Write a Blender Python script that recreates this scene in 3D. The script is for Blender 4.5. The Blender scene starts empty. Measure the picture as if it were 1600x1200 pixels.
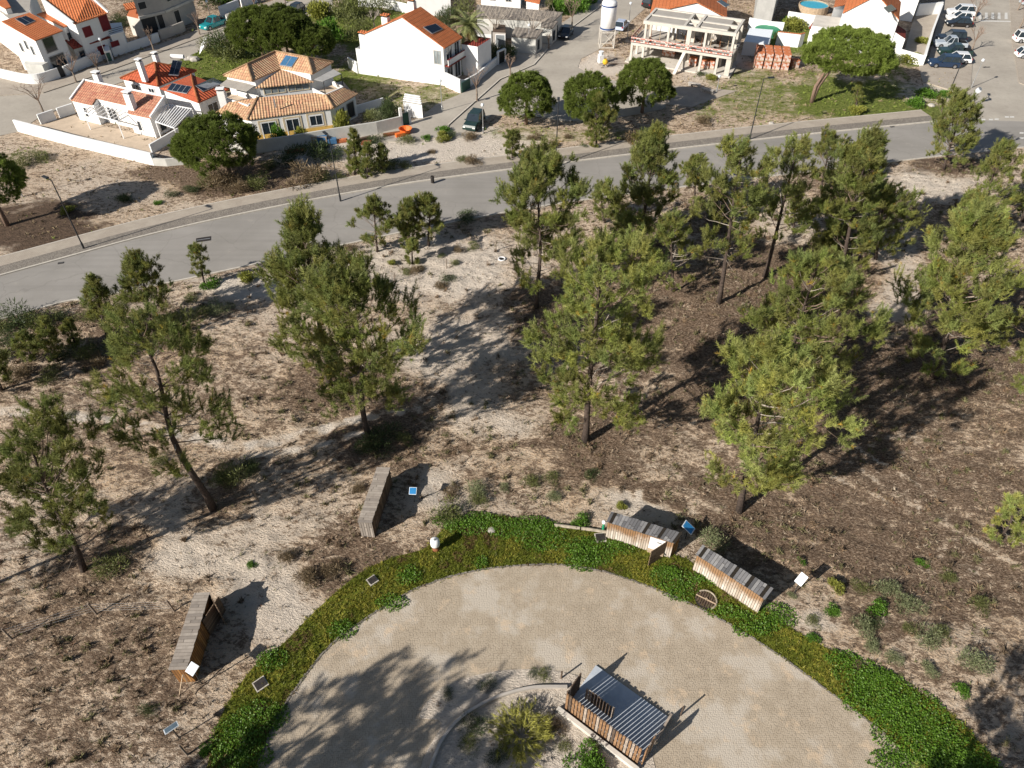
import bpy, math, random
import numpy as np
from mathutils import Vector, Matrix
# ---------------------------------------------------------------- camera, sky, sun
S = bpy.context.scene
FPX, PITCH, HCAM = 1140.0, math.radians(43.7), 42.0
cam = bpy.data.cameras.new('camera'); camo = bpy.data.objects.new('camera', cam)
S.collection.objects.link(camo); S.camera = camo
cam.sensor_width = 36; cam.lens = 36*FPX/1600; cam.clip_end = 4000; cam.clip_start = .5
camo.location = (0, 0, HCAM); camo.rotation_euler = (math.pi/2-PITCH, 0, 0)
S.view_settings.view_transform = 'Standard'; S.view_settings.look = 'None'
S.view_settings.exposure = 0.52; S.view_settings.gamma = 1
SUN_EL = math.radians(29.5); SH = Vector((.81, .585, 0)).normalized()   # direction shadows fall
W = bpy.data.worlds.new('World'); S.world = W; W.use_nodes = True
wn = W.node_tree.nodes; bg = wn['Background']
sky = wn.new('ShaderNodeTexSky'); sky.sky_type = 'NISHITA'; sky.sun_disc = False
sky.sun_elevation = SUN_EL; sky.sun_rotation = math.atan2(-SH.x, -SH.y) % (2*math.pi)
W.node_tree.links.new(sky.outputs[0], bg.inputs[0]); bg.inputs[1].default_value = .052
sun = bpy.data.lights.new('sun', 'SUN'); suno = bpy.data.objects.new('sun', sun); S.collection.objects.link(suno)
sun.energy = 5.0; sun.angle = math.radians(.5); sun.color = (1, .94, .85)
_d = Vector((SH.x*math.cos(SUN_EL), SH.y*math.cos(SUN_EL), -math.sin(SUN_EL)))
suno.rotation_euler = _d.to_track_quat('-Z', 'Y').to_euler(); suno.location = (0, 0, 60)
S.cycles.max_bounces = 5; S.cycles.diffuse_bounces = 2; S.cycles.glossy_bounces = 2
S.cycles.transmission_bounces = 2; S.cycles.transparent_max_bounces = 4
random.seed(7); RNG = np.random.default_rng(7)
sP, cP = math.sin(PITCH), math.cos(PITCH)
# ---------------------------------------------------------------- photogrammetry helpers
def G(px, py, z=0.0):
    dx = (px-800)/FPX; dy = (py-600)/FPX
    t = (HCAM-z)/(sP+dy*cP)
    return Vector((t*dx, t*(cP-dy*sP), z))
V = G
def PJ(x, y, z):
    zz = z-HCAM; dep = y*cP-zz*sP; up = y*sP+zz*cP
    return 800+FPX*x/dep, 600-FPX*up/dep
def HT(px, py, ytop, z0=0):
    p = G(px, py, z0); lo, hi = z0, 41.
    for i in range(40):
        m = (lo+hi)/2
        if PJ(p.x, p.y, m)[1] > ytop: lo = m
        else: hi = m
    return lo
def up(p, z): return Vector((p.x, p.y, z))
def VP(px, py, a, b, c):            # pixel ray meets the plane through a, b, c
    n = (b-a).cross(c-a); o = Vector((0, 0, HCAM)); d = G(px, py)-o
    t = (a-o).dot(n)/d.dot(n); return o+d*t
# ---------------------------------------------------------------- noise
def _h(ix, iy, s):
    n = (ix.astype(np.int64)*374761393+iy.astype(np.int64)*668265263+s*1442695041) & 0x7fffffff
    n = ((n ^ (n >> 13))*1274126177) & 0x7fffffff
    return ((n ^ (n >> 16)) & 0xffff)/65535.
def vnoise(x, y, s=0):
    x = np.asarray(x, float); y = np.asarray(y, float)
    ix = np.floor(x); iy = np.floor(y); fx = x-ix; fy = y-iy
    fx = fx*fx*(3-2*fx); fy = fy*fy*(3-2*fy)
    a = _h(ix, iy, s); b = _h(ix+1, iy, s); c = _h(ix, iy+1, s); d = _h(ix+1, iy+1, s)
    return (a*(1-fx)+b*fx)*(1-fy)+(c*(1-fx)+d*fx)*fy
def fbm(x, y, s=0, o=3):
    r = 0; a = 1; t = 0
    for i in range(o):
        r = r+a*vnoise(x*2**i, y*2**i, s+i*17); t += a; a *= .55
    return r/t
def inside(px, py, poly):
    r = np.zeros(np.shape(px), bool); n = len(poly)
    for i in range(n):
        x1, y1 = poly[i][:2]; x2, y2 = poly[(i+1) % n][:2]
        if y1 == y2: continue
        c = ((y1 > py) != (y2 > py)) & (px < (x2-x1)*(py-y1)/(y2-y1)+x1); r ^= c
    return r
def pdist(px, py, poly, closed=True):
    r = np.full(np.shape(px), 1e9); n = len(poly)
    for i in range(n if closed else n-1):
        x1, y1 = poly[i][:2]; x2, y2 = poly[(i+1) % n][:2]; dx, dy = x2-x1, y2-y1
        t = np.clip(((px-x1)*dx+(py-y1)*dy)/(dx*dx+dy*dy+1e-9), 0, 1)
        r = np.minimum(r, np.hypot(px-x1-t*dx, py-y1-t*dy))
    return r
def smooth(pts, n=6):               # Catmull-Rom through 2D/3D points
    P = [Vector(p) for p in pts]; P = [2*P[0]-P[1]]+P+[2*P[-1]-P[-2]]; o = []
    for i in range(1, len(P)-2):
        for k in range(n):
            t = k/n; a, b, c, d = P[i-1:i+3]
            o.append(.5*((2*b)+(c-a)*t+(2*a-5*b+4*c-d)*t*t+(3*b-a-3*c+d)*t**3))
    o.append(P[-2]); return o
# ---------------------------------------------------------------- materials
MATS = {}
class NT:
    def __init__(s, name):
        s.m = bpy.data.materials.new(name); s.m.use_nodes = True; s.t = s.m.node_tree
        s.b = s.t.nodes['Principled BSDF']; MATS[name] = s.m
    def n(s, typ, **k):
        x = s.t.nodes.new(typ)
        for a, v in k.items(): setattr(x, a, v)
        return x
    def l(s, a, b): s.t.links.new(a, b)
    def noise(s, scale, detail=3, rough=.6, vec=None):
        x = s.n('ShaderNodeTexNoise'); x.inputs['Scale'].default_value = scale
        x.inputs['Detail'].default_value = detail; x.inputs['Roughness'].default_value = rough
        s.l(vec if vec is not None else s.co(), x.inputs['Vector']); return x.outputs[0]
    def co(s, which='Object'):
        if not hasattr(s, '_c'): s._c = s.n('ShaderNodeTexCoord')
        return s._c.outputs[which]
    def geo(s):
        x = s.n('ShaderNodeNewGeometry'); return x.outputs['Position']
    def ramp(s, fac, stops):
        x = s.n('ShaderNodeValToRGB'); e = x.color_ramp.elements
        while len(e) < len(stops): e.new(.5)
        for i, (p, c) in enumerate(stops):
            e[i].position = p; e[i].color = (*c, 1) if len(c) == 3 else c
        s.l(fac, x.inputs[0]); return x.outputs[0]
    def mr(s, v, a, b, c=0, d=1):
        x = s.n('ShaderNodeMapRange'); x.inputs[1].default_value = a; x.inputs[2].default_value = b
        x.inputs[3].default_value = c; x.inputs[4].default_value = d; s.l(v, x.inputs[0]); return x.outputs[0]
    def math(s, op, a, b):
        x = s.n('ShaderNodeMath', operation=op)
        for i, v in enumerate((a, b)):
            if isinstance(v, (int, float)): x.inputs[i].default_value = v
            else: s.l(v, x.inputs[i])
        return x.outputs[0]
    def mix(s, f, a, b, mode='MIX'):
        x = s.n('ShaderNodeMix', data_type='RGBA', blend_type=mode)
        for sock, v in ((x.inputs[0], f), (x.inputs[6], a), (x.inputs[7], b)):
            if isinstance(v, (int, float)): sock.default_value = v
            elif isinstance(v, tuple): sock.default_value = (*v, 1)
            else: s.l(v, sock)
        return x.outputs[2]
    def bump(s, h, st=.5, dist=.05):
        x = s.n('ShaderNodeBump'); x.inputs['Strength'].default_value = st; x.inputs['Distance'].default_value = dist
        s.l(h, x.inputs['Height']); s.l(x.outputs[0], s.b.inputs['Normal'])
    def out(s, col, rough=.9, spec=.3, metal=0):
        if isinstance(col, tuple): s.b.inputs['Base Color'].default_value = (*col, 1)
        else: s.l(col, s.b.inputs['Base Color'])
        s.b.inputs['Roughness'].default_value = rough; s.b.inputs['Specular IOR Level'].default_value = spec
        s.b.inputs['Metallic'].default_value = metal; return s.m
def plain(name, col, rough=.8, var=.12, scale=3., spec=.3, metal=0, bump=0):
    t = NT(name); n = t.noise(scale, 4); 
    lo = tuple(c*(1-var) for c in col); hi = tuple(min(1, c*(1+var)) for c in col)
    m = t.out(t.ramp(n, [(.3, lo), (.7, hi)]), rough, spec, metal)
    if bump: t.bump(t.noise(scale*8, 3), bump)
    return m
def attrmat(name, rough=.7, spec=.2, trans=.0, mul=(1, 1, 1), var=.25):
    t = NT(name); a = t.n('ShaderNodeAttribute', attribute_name='Col')
    c = t.mix(1.0, a.outputs['Color'], mul, 'MULTIPLY')
    t.out(c, rough, spec)
    if trans:
        d = t.n('ShaderNodeBsdfTranslucent'); t.l(c, d.inputs[0]); ms = t.n('ShaderNodeMixShader')
        ms.inputs[0].default_value = trans; t.l(t.b.outputs[0], ms.inputs[1]); t.l(d.outputs[0], ms.inputs[2])
        t.l(ms.outputs[0], t.t.nodes['Material Output'].inputs[0])
    return t.m
def build_materials():
    # ground: R litter, G grass, B dark soil
    t = NT('ground'); a = t.n('ShaderNodeAttribute', attribute_name='Col'); sp = t.n('ShaderNodeSeparateColor')
    t.l(a.outputs['Color'], sp.inputs[0]); R, Gc, B = sp.outputs
    mp = t.n('ShaderNodeMapping'); mp.inputs['Rotation'].default_value = (0, 0, .35); mp.inputs['Scale'].default_value = (.6, 1, 1)
    t.l(t.co(), mp.inputs[0]); st = mp.outputs[0]
    n1 = t.noise(.12, 4); n2 = t.noise(.8, 5, .7, st); n3 = t.noise(3.0, 5, .7, st); n4 = t.noise(8.5, 4, .75, st); n5 = t.noise(24, 2, .7)
    sand = t.ramp(n1, [(.35, (.62, .445, .29)), (.65, (.67, .54, .415))])
    sand = t.mix(t.mr(n4, .45, .62), sand, (.70, .60, .485)); sand = t.mix(t.mr(R, .30, -.04, 0, .85), sand, (.77, .69, .60))
    sand = t.mix(t.mr(n5, .54, .70, 0, .38), sand, (.33, .245, .18))
    lit = t.ramp(n4, [(.32, (.062, .04, .025)), (.45, (.155, .104, .07)), (.55, (.28, .20, .14)), (.68, (.50, .395, .295))])
    k = t.math('ADD', t.math('MULTIPLY', n2, .55), t.math('MULTIPLY', n3, .85)); k = t.math('ADD', k, t.math('MULTIPLY', n4, .75))
    k = t.math('ADD', k, t.math('MULTIPLY', R, .55))
    base = t.mix(t.mr(k, 1.205, 1.295), sand, lit)
    soil = t.ramp(n3, [(.3, (.07, .05, .035)), (.7, (.20, .135, .095))])
    base = t.mix(t.mr(t.math('ADD', B, t.math('MULTIPLY', n2, .8)), .75, 1.05), base, soil)
    gr = t.ramp(n3, [(.3, (.075, .105, .02)), (.5, (.16, .20, .04)), (.7, (.30, .28, .10))])
    kg = t.math('ADD', Gc, t.math('MULTIPLY', n2, .9)); kg = t.math('ADD', kg, t.math('MULTIPLY', n3, .5))
    base = t.mix(t.mr(kg, 1.0, 1.3), base, gr)
    t.out(base, .95, .15); t.bump(t.math('ADD', n3, n4), 1.0, .32)
    # asphalt
    t = NT('asphalt'); vs = t.n('ShaderNodeTexVoronoi', feature='DISTANCE_TO_EDGE'); vs.inputs['Scale'].default_value = .16; cw_ = t.n('ShaderNodeVectorMath', operation='ADD'); nz = t.n('ShaderNodeTexNoise'); nz.inputs['Scale'].default_value = .8; nz.inputs['Detail'].default_value = 5; t.l(t.co(), nz.inputs[0]); t.l(t.co(), cw_.inputs[0]); t.l(nz.outputs[1], cw_.inputs[1]); t.l(cw_.outputs[0], vs.inputs[0]); crack = t.mr(vs.outputs[0], .004, .010, 1, 0)
    c = t.ramp(t.noise(.15, 4), [(.3, (.235, .22, .20)), (.7, (.31, .29, .268))])
    mp = t.n('ShaderNodeMapping'); mp.inputs['Rotation'].default_value = (0, 0, -.28); mp.inputs['Scale'].default_value = (.03, .9, 1)
    t.l(t.co(), mp.inputs[0]); c = t.mix(t.mr(t.noise(1.2, 4, .6, mp.outputs[0]), .45, .75, 0, .3), c, (.16, .15, .14))
    c = t.mix(t.mr(t.noise(30, 2), .4, .7, 0, .25), c, (.36, .34, .31)); c = t.mix(t.mr(t.noise(.45, 5, .7), .60, .66, 0, .22), c, (.40, .36, .31)); c = t.mix(t.math('MULTIPLY', crack, .16), c, (.10, .09, .08)); t.out(c, .9, .25)
    t = NT('street_asphalt'); c = t.ramp(t.noise(.22, 5), [(.3, (.33, .295, .25)), (.7, (.44, .40, .34))])
    c = t.mix(t.mr(t.noise(2.2, 4), .5, .8, 0, .5), c, (.24, .215, .185)); c = t.mix(t.mr(t.noise(22, 2), .45, .7, 0, .3), c, (.46, .42, .37)); t.out(c, .92, .2)
    t = NT('pavement'); br = t.n('ShaderNodeTexBrick'); br.inputs['Scale'].default_value = 2.2; t.l(t.co(), br.inputs[0])
    br.inputs['Color1'].default_value = (.42, .365, .30, 1); br.inputs['Color2'].default_value = (.36, .31, .26, 1)
    br.inputs['Mortar'].default_value = (.27, .23, .19, 1); br.inputs['Mortar Size'].default_value = .03
    c = t.mix(t.mr(t.noise(.6, 4), .4, .7, 0, .5), br.outputs[0], (.47, .42, .35)); t.out(c, .9, .2)
    t = NT('cobble_strip'); vo = t.n('ShaderNodeTexVoronoi'); vo.inputs['Scale'].default_value = 7; t.l(t.co(), vo.inputs[0])
    c = t.ramp(vo.outputs['Distance'], [(.1, (.30, .27, .235)), (.6, (.17, .15, .13))]); c = t.mix(t.mr(t.noise(1.5, 4), .5, .8, 0, .5), c, (.36, .32, .26)); t.out(c, .9, .2)
    # plaza setts
    t = NT('setts'); vo = t.n('ShaderNodeTexVoronoi'); vo.inputs['Scale'].default_value = 9.5; vo.inputs['Randomness'].default_value = .55; t.l(t.co(), vo.inputs[0])
    j = t.mr(vo.outputs['Distance'], .42, .62)
    big = t.noise(.28, 5, .6); stone = t.ramp(t.noise(1.3, 5, .7), [(.3, (.35, .285, .21)), (.7, (.46, .385, .295))])
    stone = t.mix(t.mr(big, .51, .60, 0, .8), stone, (.50, .445, .375)); c = t.mix(t.math('MULTIPLY', j, t.mr(big, .60, .40, .08, .5)), stone, (.17, .135, .10))
    c = t.mix(t.mr(t.noise(.7, 4, .7), .57, .66, 0, .65), c, (.56, .43, .30)); c = t.mix(t.mr(t.noise(26, 3), .5, .75, 0, .35), c, (.52, .46, .38)); t.out(c, .93, .2); t.bump(t.mr(j, 0, 1, 1, 0), .35, .03)
    t = NT('verge_ground'); n = t.noise(2.2, 5, .75)
    c = t.ramp(n, [(.28, (.045, .06, .012)), (.5, (.12, .145, .02)), (.75, (.24, .22, .045))]); t.out(c, .95, .1); t.bump(t.noise(14, 3), .8, .1)
    # roof tiles, in UV space (u along the eave, v down the slope, metres)
    def tile(name, c1, c2, c3, per, rows):
        t = NT(name); uv = t.co('UV'); br = t.n('ShaderNodeTexBrick'); t.l(uv, br.inputs[0]); br.offset = 0
        br.inputs['Scale'].default_value = 1; br.inputs['Brick Width'].default_value = per; br.inputs['Row Height'].default_value = rows
        br.inputs['Mortar Size'].default_value = .045; br.inputs['Mortar Smooth'].default_value = .6
        br.inputs['Color1'].default_value = (*c1, 1); br.inputs['Color2'].default_value = (*c2, 1); br.inputs['Mortar'].default_value = (*tuple(x*.42 for x in c1), 1)
        c = t.mix(t.mr(t.noise(1.4, 5, .7), .5, .75, 0, .6), br.outputs[0], c3)
        wv = t.n('ShaderNodeTexWave', wave_type='BANDS', bands_direction='X'); wv.inputs['Scale'].default_value = math.pi*2/per/20*1.0*3.18/ (math.pi)  
        t.l(uv, wv.inputs[0]); t.out(c, .85, .25); t.bump(wv.outputs[1], .8, .08)
    tile('tile_mixed', (.56, .27, .17), (.40, .145, .10), (.62, .42, .28), .36, .44)
    tile('tile_buff', (.66, .42, .24), (.52, .26, .16), (.68, .52, .33), .36, .44)
    tile('tile_red', (.50, .115, .05), (.43, .09, .042), (.54, .16, .08), .42, .60)
    tile('tile_orange', (.62, .20, .075), (.56, .165, .06), (.66, .26, .12), .36, .6)
    tile('tile_dark', (.27, .045, .03), (.22, .035, .025), (.30, .07, .05), .36, .5)
    tile('tile_grey', (.23, .20, .17), (.19, .165, .145), (.30, .27, .23), .6, .9)
    for n_, c_, r_ in (('white_wall', (.80, .80, .79), .85), ('grey_wall', (.42, .41, .39), .9), ('old_wall', (.58, .57, .53), .9),
                     ('cement', (.47, .43, .385), .92), ('cement_light', (.60, .56, .50), .92), ('screed', (.40, .37, .33), .92), ('terrace', (.56, .45, .34), .9)):
        t = NT(n_); n = t.noise(.9, 5, .65); lo = tuple(x*(.93 if 'white' in n_ else .82) for x in c_)
        c = t.ramp(n, [(.3, lo), (.6, c_)])
        mp = t.n('ShaderNodeMapping'); mp.inputs['Scale'].default_value = (3, 3, .35); t.l(t.co(), mp.inputs[0])
        c = t.mix(t.mr(t.noise(1, 4, .7, mp.outputs[0]), .56, .8, 0, .35), c, tuple(x*.72 for x in c_)); t.out(c, r_, .2)
    plain('yellow_trim', (.66, .43, .12), .8); plain('buff_trim', (.62, .52, .36), .8); plain('red_trim', (.22, .03, .03), .6)
    plain('white_paint', (.80, .80, .80), .5, .05); plain('dark_metal', (.03, .032, .035), .5, .2); plain('galvanised', (.45, .46, .47), .45, .1, metal=.6)
    plain('green_paint', (.03, .09, .07), .5); plain('glass', (.02, .03, .04), .08, .3, spec=.8); plain('shutter', (.16, .012, .02), .6)
    plain('pane_pale', (.24, .27, .28), .15, .3, 1.5, spec=.7)
    plain('panel_dark', (.012, .018, .03), .18, .2, spec=.7); plain('panel_blue', (.05, .14, .26), .2, .2, spec=.6)
    plain('info_blue', (.03, .20, .45), .35, .1); plain('info_white', (.72, .76, .80), .35, .05)
    plain('orange_plastic', (.75, .16, .03), .5); plain('orange_brick', (.52, .17, .07), .9, .25, 6); plain('wrap', (.74, .66, .62), .4, .15, 4)
    plain('bark', (.075, .055, .045), .95, .45, 6, bump=.6); plain('bark_pale', (.22, .175, .14), .95, .35, 5); plain('twig', (.21, .15, .115), .95, .3)
    plain('bark_stone', (.20, .135, .10), .95, .35, 5)
    plain('dead_twig', (.37, .32, .27), .95, .3); plain('kerb', (.50, .46, .40), .9, .15); plain('log', (.36, .31, .24), .9, .3, 4)
    plain('panel_dull', (.10, .14, .18), .3, .2); plain('water', (.04, .38, .52), .12, .15, spec=.6); plain('green_cover', (.02, .26, .13), .5); plain('tyre', (.012, .012, .012), .85)
    plain('rim', (.35, .35, .36), .4, metal=.6); plain('lens', (.8, .8, .78), .15); plain('tail_red', (.35, .01, .01), .3)
    plain('iron', (.035, .03, .028), .6, .4, 8); plain('rust', (.23, .09, .04), .8, .4, 6); plain('road_paint', (.58, .57, .54), .8, .15, 5)
    plain('soil_sheet', (.23, .15, .10), .95, .4, 2); plain('yellow_machine', (.66, .40, .03), .5); plain('blue_band', (.03, .07, .20), .5)
    plain('tarp_blue', (.06, .15, .28), .5); plain('timber_pale', (.42, .32, .22), .85, .3, 5)
    plain('rock', (.42, .39, .35), .95, .25, 3); plain('grey_fabric', (.20, .22, .23), .8)
    for n_, c_ in dict(white=(.78, .78, .78), dark=(.012, .016, .024), blue=(.012, .03, .07), silver=(.42, .46, .5), green=(.018, .04, .035), teal=(.0, .22, .24), pale_blue=(.45, .5, .62), black=(.01, .01, .011)).items():
        t = NT('paint_'+n_); t.out(c_, .28, .5); t.b.inputs['Coat Weight'].default_value = .6
    # weathered boards: per-plank tone from a brick texture in UV
    def boards(name, cols, stain=None, w=.16, L=2.2):
        t = NT(name); uv = t.co('UV'); br = t.n('ShaderNodeTexBrick'); t.l(uv, br.inputs[0]); br.offset = .37
        br.inputs['Scale'].default_value = 1; br.inputs['Brick Width'].default_value = L; br.inputs['Row Height'].default_value = w
        br.inputs['Mortar Size'].default_value = .012; br.inputs['Bias'].default_value = 0
        br.inputs['Color1'].default_value = (0, 0, 0, 1); br.inputs['Color2'].default_value = (1, 1, 1, 1); br.inputs['Mortar'].default_value = (0, 0, 0, 1)
        c = t.ramp(br.outputs[0], [(0, cols[0]), (.45, cols[1]), (1, cols[2])])
        mp = t.n('ShaderNodeMapping'); mp.inputs['Scale'].default_value = (1, 9, 1); t.l(uv, mp.inputs[0])
        c = t.mix(t.mr(t.noise(2.2, 4, .7, mp.outputs[0]), .45, .8, 0, .55), c, tuple(x*.45 for x in cols[1]))
        if stain:
            sx = t.n('ShaderNodeSeparateXYZ'); t.l(uv, sx.inputs[0])
            g = t.math('ADD', sx.outputs[0], t.math('MULTIPLY', t.noise(1.3, 4, .8, mp.outputs[0]), 1.5)); 
            g = t.math('ADD', g, t.math('MULTIPLY', t.noise(.55, 2, .5, uv), 2.2)); c = t.mix(t.mr(g, 2.75, 3.5, 0, .9), c, stain)
        c = t.mix(br.outputs[1], c, (.02, .016, .012)); t.out(c, .85, .2); t.bump(t.mr(br.outputs[1], 0, 1, 1, 0), .6, .02)
    boards('boards_grey', [(.24, .21, .185), (.33, .285, .245), (.42, .37, .32)], w=.17)
    boards('boards_brown', [(.12, .08, .055), (.18, .12, .08), (.27, .19, .13)])
    boards('boards_slate', [(.085, .085, .09), (.15, .148, .155), (.24, .235, .235)], w=.21)
    boards('boards_stained', [(.42, .35, .28), (.56, .49, .42), (.66, .60, .53)], stain=(.24, .125, .05))
    boards('boards_orange', [(.20, .10, .04), (.32, .15, .05), (.42, .22, .08)])
    plain('slat_orange', (.235, .135, .07), .8, .5, 5); plain('slat_grey', (.33, .27, .22), .85, .4, 5); plain('slat_dark', (.10, .07, .05), .85, .4, 5)
    t = NT('slab'); c = t.ramp(t.noise(1.6, 5, .7), [(.3, (.40, .44, .49)), (.7, (.54, .57, .61))]); t.out(c, .55, .4)
    t = NT('netting'); wv = t.n('ShaderNodeTexChecker'); wv.inputs['Scale'].default_value = 3.2; t.l(t.co(), wv.inputs[0])
    wv.inputs[1].default_value = (.62, .54, .50, 1); wv.inputs[2].default_value = (.50, .17, .12, 1); t.out(wv.outputs[0], .8)
    t = NT('pallet'); wv = t.n('ShaderNodeTexNoise'); wv.inputs['Scale'].default_value = 2.4; t.l(t.co(), wv.inputs[0])
    c = t.ramp(wv.outputs[0], [(.44, (.42, .14, .065)), (.5, (.52, .33, .27)), (.62, (.62, .52, .47))]); t.out(c, .6)
    attrmat('needles', .55, .25, .42); attrmat('leaves', .5, .3, .3); attrmat('scrub', .95, .05)
build_materials()
# ---------------------------------------------------------------- mesh helpers
def link(o): S.collection.objects.link(o); return o
LABELS = {}
def setp(o, label=None, cat=None, group=None, kind=None):
    if label: o['label'] = label
    if cat: o['category'] = cat
    if group: o['group'] = group
    if kind: o['kind'] = kind
    return o
def thing(name, loc, label, cat, group=None, rz=0):
    o = link(bpy.data.objects.new(name, None)); o.location = loc; o.rotation_euler.z = rz
    o.empty_display_size = .2; return setp(o, label, cat, group)
def fast(name, v, f, k, mat, parent=None, col=None, mats=None):
    """v (n,3), f (m,k) index array"""
    me = bpy.data.meshes.new(name); v = np.asarray(v, np.float32); f = np.asarray(f, np.int32)
    me.vertices.add(len(v)); me.vertices.foreach_set('co', v.ravel()); me.loops.add(f.size); me.loops.foreach_set('vertex_index', f.ravel())
    me.polygons.add(len(f)); me.polygons.foreach_set('loop_start', np.arange(0, f.size, k, dtype=np.int32)); me.polygons.foreach_set('loop_total', np.full(len(f), k, np.int32))
    me.update(calc_edges=True)
    if col is not None:
        a = me.color_attributes.new('Col', 'FLOAT_COLOR', 'POINT'); c = np.ones((len(v), 4), np.float32); c[:, :3] = col; a.data.foreach_set('color', c.ravel())
    me.materials.append(MATS[mat]); o = link(bpy.data.objects.new(name, me))
    if parent: o.parent = parent
    return o
class MB:
    def __init__(s): s.v = []; s.f = []; s.m = []; s.uv = []; s.ms = []
    def mi(s, mat):
        if mat not in s.ms: s.ms.append(mat)
        return s.ms.index(mat)
    def face(s, pts, mat, uv=None):
        i = len(s.v); s.v += [tuple(p) for p in pts]; s.f.append(list(range(i, i+len(pts)))); s.m.append(s.mi(mat))
        if uv is None: uv = facuv(pts)
        s.uv.append(uv)
    def prism(s, bot, top, mat, cap=None, wall_uv=False):
        n = len(bot); bot = [Vector(p) for p in bot]; top = [Vector(p) for p in top]
        a = sum((bot[i].x*bot[(i+1) % n].y-bot[(i+1) % n].x*bot[i].y) for i in range(n))
        if a < 0: bot = bot[::-1]; top = top[::-1]
        s.face(top, cap or mat); s.face(bot[::-1], mat)
        for i in range(n):
            j = (i+1) % n; s.face([bot[i], bot[j], top[j], top[i]], mat)
    def box(s, c, size, rz=0, mat='cement', rx=0, ry=0):
        M = Matrix.Translation(c) @ Matrix.Rotation(rz, 4, 'Z') @ Matrix.Rotation(ry, 4, 'Y') @ Matrix.Rotation(rx, 4, 'X')
        x, y, z = size[0]/2, size[1]/2, size[2]/2
        p = [M @ Vector(q) for q in ((-x, -y, -z), (x, -y, -z), (x, y, -z), (-x, y, -z), (-x, -y, z), (x, -y, z), (x, y, z), (-x, y, z))]
        for q in ((0, 3, 2, 1), (4, 5, 6, 7), (0, 1, 5, 4), (1, 2, 6, 5), (2, 3, 7, 6), (3, 0, 4, 7)): s.face([p[i] for i in q], mat)
    def beam(s, a, b, w, h, mat):     # a to b, width w (horizontal), height h
        a, b = Vector(a), Vector(b); d = (b-a).normalized(); r = d.cross(Vector((0, 0, 1)))
        r = (r.normalized() if r.length > 1e-4 else Vector((1, 0, 0))); u = r.cross(d).normalized(); r = r*w/2; u = u*h/2
        p = [a-r-u, a+r-u, a+r+u, a-r+u, b-r-u, b+r-u, b+r+u, b-r+u]
        for q in ((0, 1, 2, 3), (7, 6, 5, 4), (0, 4, 5, 1), (1, 5, 6, 2), (2, 6, 7, 3), (3, 7, 4, 0)): s.face([p[i] for i in q], mat)
    def tube(s, pts, rad, mat, n=6, cap=True):
        pts = [Vector(p) for p in pts]; rad = rad if isinstance(rad, (list, tuple)) else [rad]*len(pts); i0 = len(s.v); m = s.mi(mat)
        for i, p in enumerate(pts):
            d = (pts[min(i+1, len(pts)-1)]-pts[max(i-1, 0)]).normalized()
            r = d.orthogonal() if abs(d.z) < .9 else d.cross(Vector((0, 1, 0))); r.normalize(); u = d.cross(r)
            if i and r.dot(pr) < 0: r = -r; u = -u
            pr = r
            for k in range(n):
                a = 2*math.pi*k/n; s.v.append(tuple(p+(r*math.cos(a)+u*math.sin(a))*rad[i]))
        for i in range(len(pts)-1):
            for k in range(n):
                a = i0+i*n+k; b = i0+i*n+(k+1) % n; s.f.append([a, b, b+n, a+n]); s.m.append(m); s.uv.append([(0, 0)]*4)
        if cap:
            s.f.append([i0+k for k in range(n)][::-1]); s.m.append(m); s.uv.append([(0, 0)]*n)
            e = i0+(len(pts)-1)*n; s.f.append([e+k for k in range(n)]); s.m.append(m); s.uv.append([(0, 0)]*n)
    def lathe(s, c, prof, mat, n=20):
        c = Vector(c); i0 = len(s.v); m = s.mi(mat)
        for r, z in prof:
            for k in range(n): a = 2*math.pi*k/n; s.v.append((c.x+r*math.cos(a), c.y+r*math.sin(a), c.z+z))
        for i in range(len(prof)-1):
            for k in range(n):
                a = i0+i*n+k; b = i0+i*n+(k+1) % n; s.f.append([a, b, b+n, a+n]); s.m.append(m); s.uv.append([(0, 0)]*4)
    def slab(s, pts, t, mat, uv=None):
        pts = [Vector(p) for p in pts]; n = (pts[1]-pts[0]).cross(pts[2]-pts[0])
        if n.z < 0: pts = pts[::-1]
        lo = [p-Vector((0, 0, t)) for p in pts]; s.face(pts, mat, uv); s.face(lo[::-1], mat)
        for i in range(len(pts)):
            j = (i+1) % len(pts); s.face([lo[i], lo[j], pts[j], pts[i]], mat)
    def build(s, name, parent=None, smooth=False):
        me = bpy.data.meshes.new(name); off = parent.matrix_basis.inverted() if parent is not None else Matrix()
        if parent is not None and getattr(s, 'local', False): off = Matrix()
        me.from_pydata([tuple(off @ Vector(p)) for p in s.v], [], s.f)
        for x in s.ms: me.materials.append(MATS[x])
        me.polygons.foreach_set('material_index', s.m)
        ul = me.uv_layers.new(name='UVMap'); flat = [c for f in s.uv for q in f for c in q]
        if len(flat) == 2*len(me.loops): ul.data.foreach_set('uv', flat)
        if smooth: me.polygons.foreach_set('use_smooth', [True]*len(me.polygons))
        me.update(); o = link(bpy.data.objects.new(name, me))
        if parent is not None: o.parent = parent
        return o
def facuv(pts):
    p = [Vector(q) for q in pts]; n = Vector((0, 0, 0))
    for i in range(len(p)): n += p[i].cross(p[(i+1) % len(p)])
    if n.length < 1e-9: return [(0, 0)]*len(p)
    n.normalize()
    if abs(n.z) > .999: u = Vector((1, 0, 0))
    else: u = Vector((0, 0, 1)).cross(n).normalized()
    v = n.cross(u); return [((q-p[0]).dot(u), (q-p[0]).dot(v)) for q in p]
def sub(parent_part, mb, name):     # sub-part: same world transform as its part (parts sit at their thing's origin)
    o = mb.build(name, parent_part.parent); o.parent = parent_part; return o
def copy_tree(o, parent=None):
    c = link(o.copy()); c.parent = parent
    for ch in list(o.children): copy_tree(ch, c)
    return c
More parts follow.
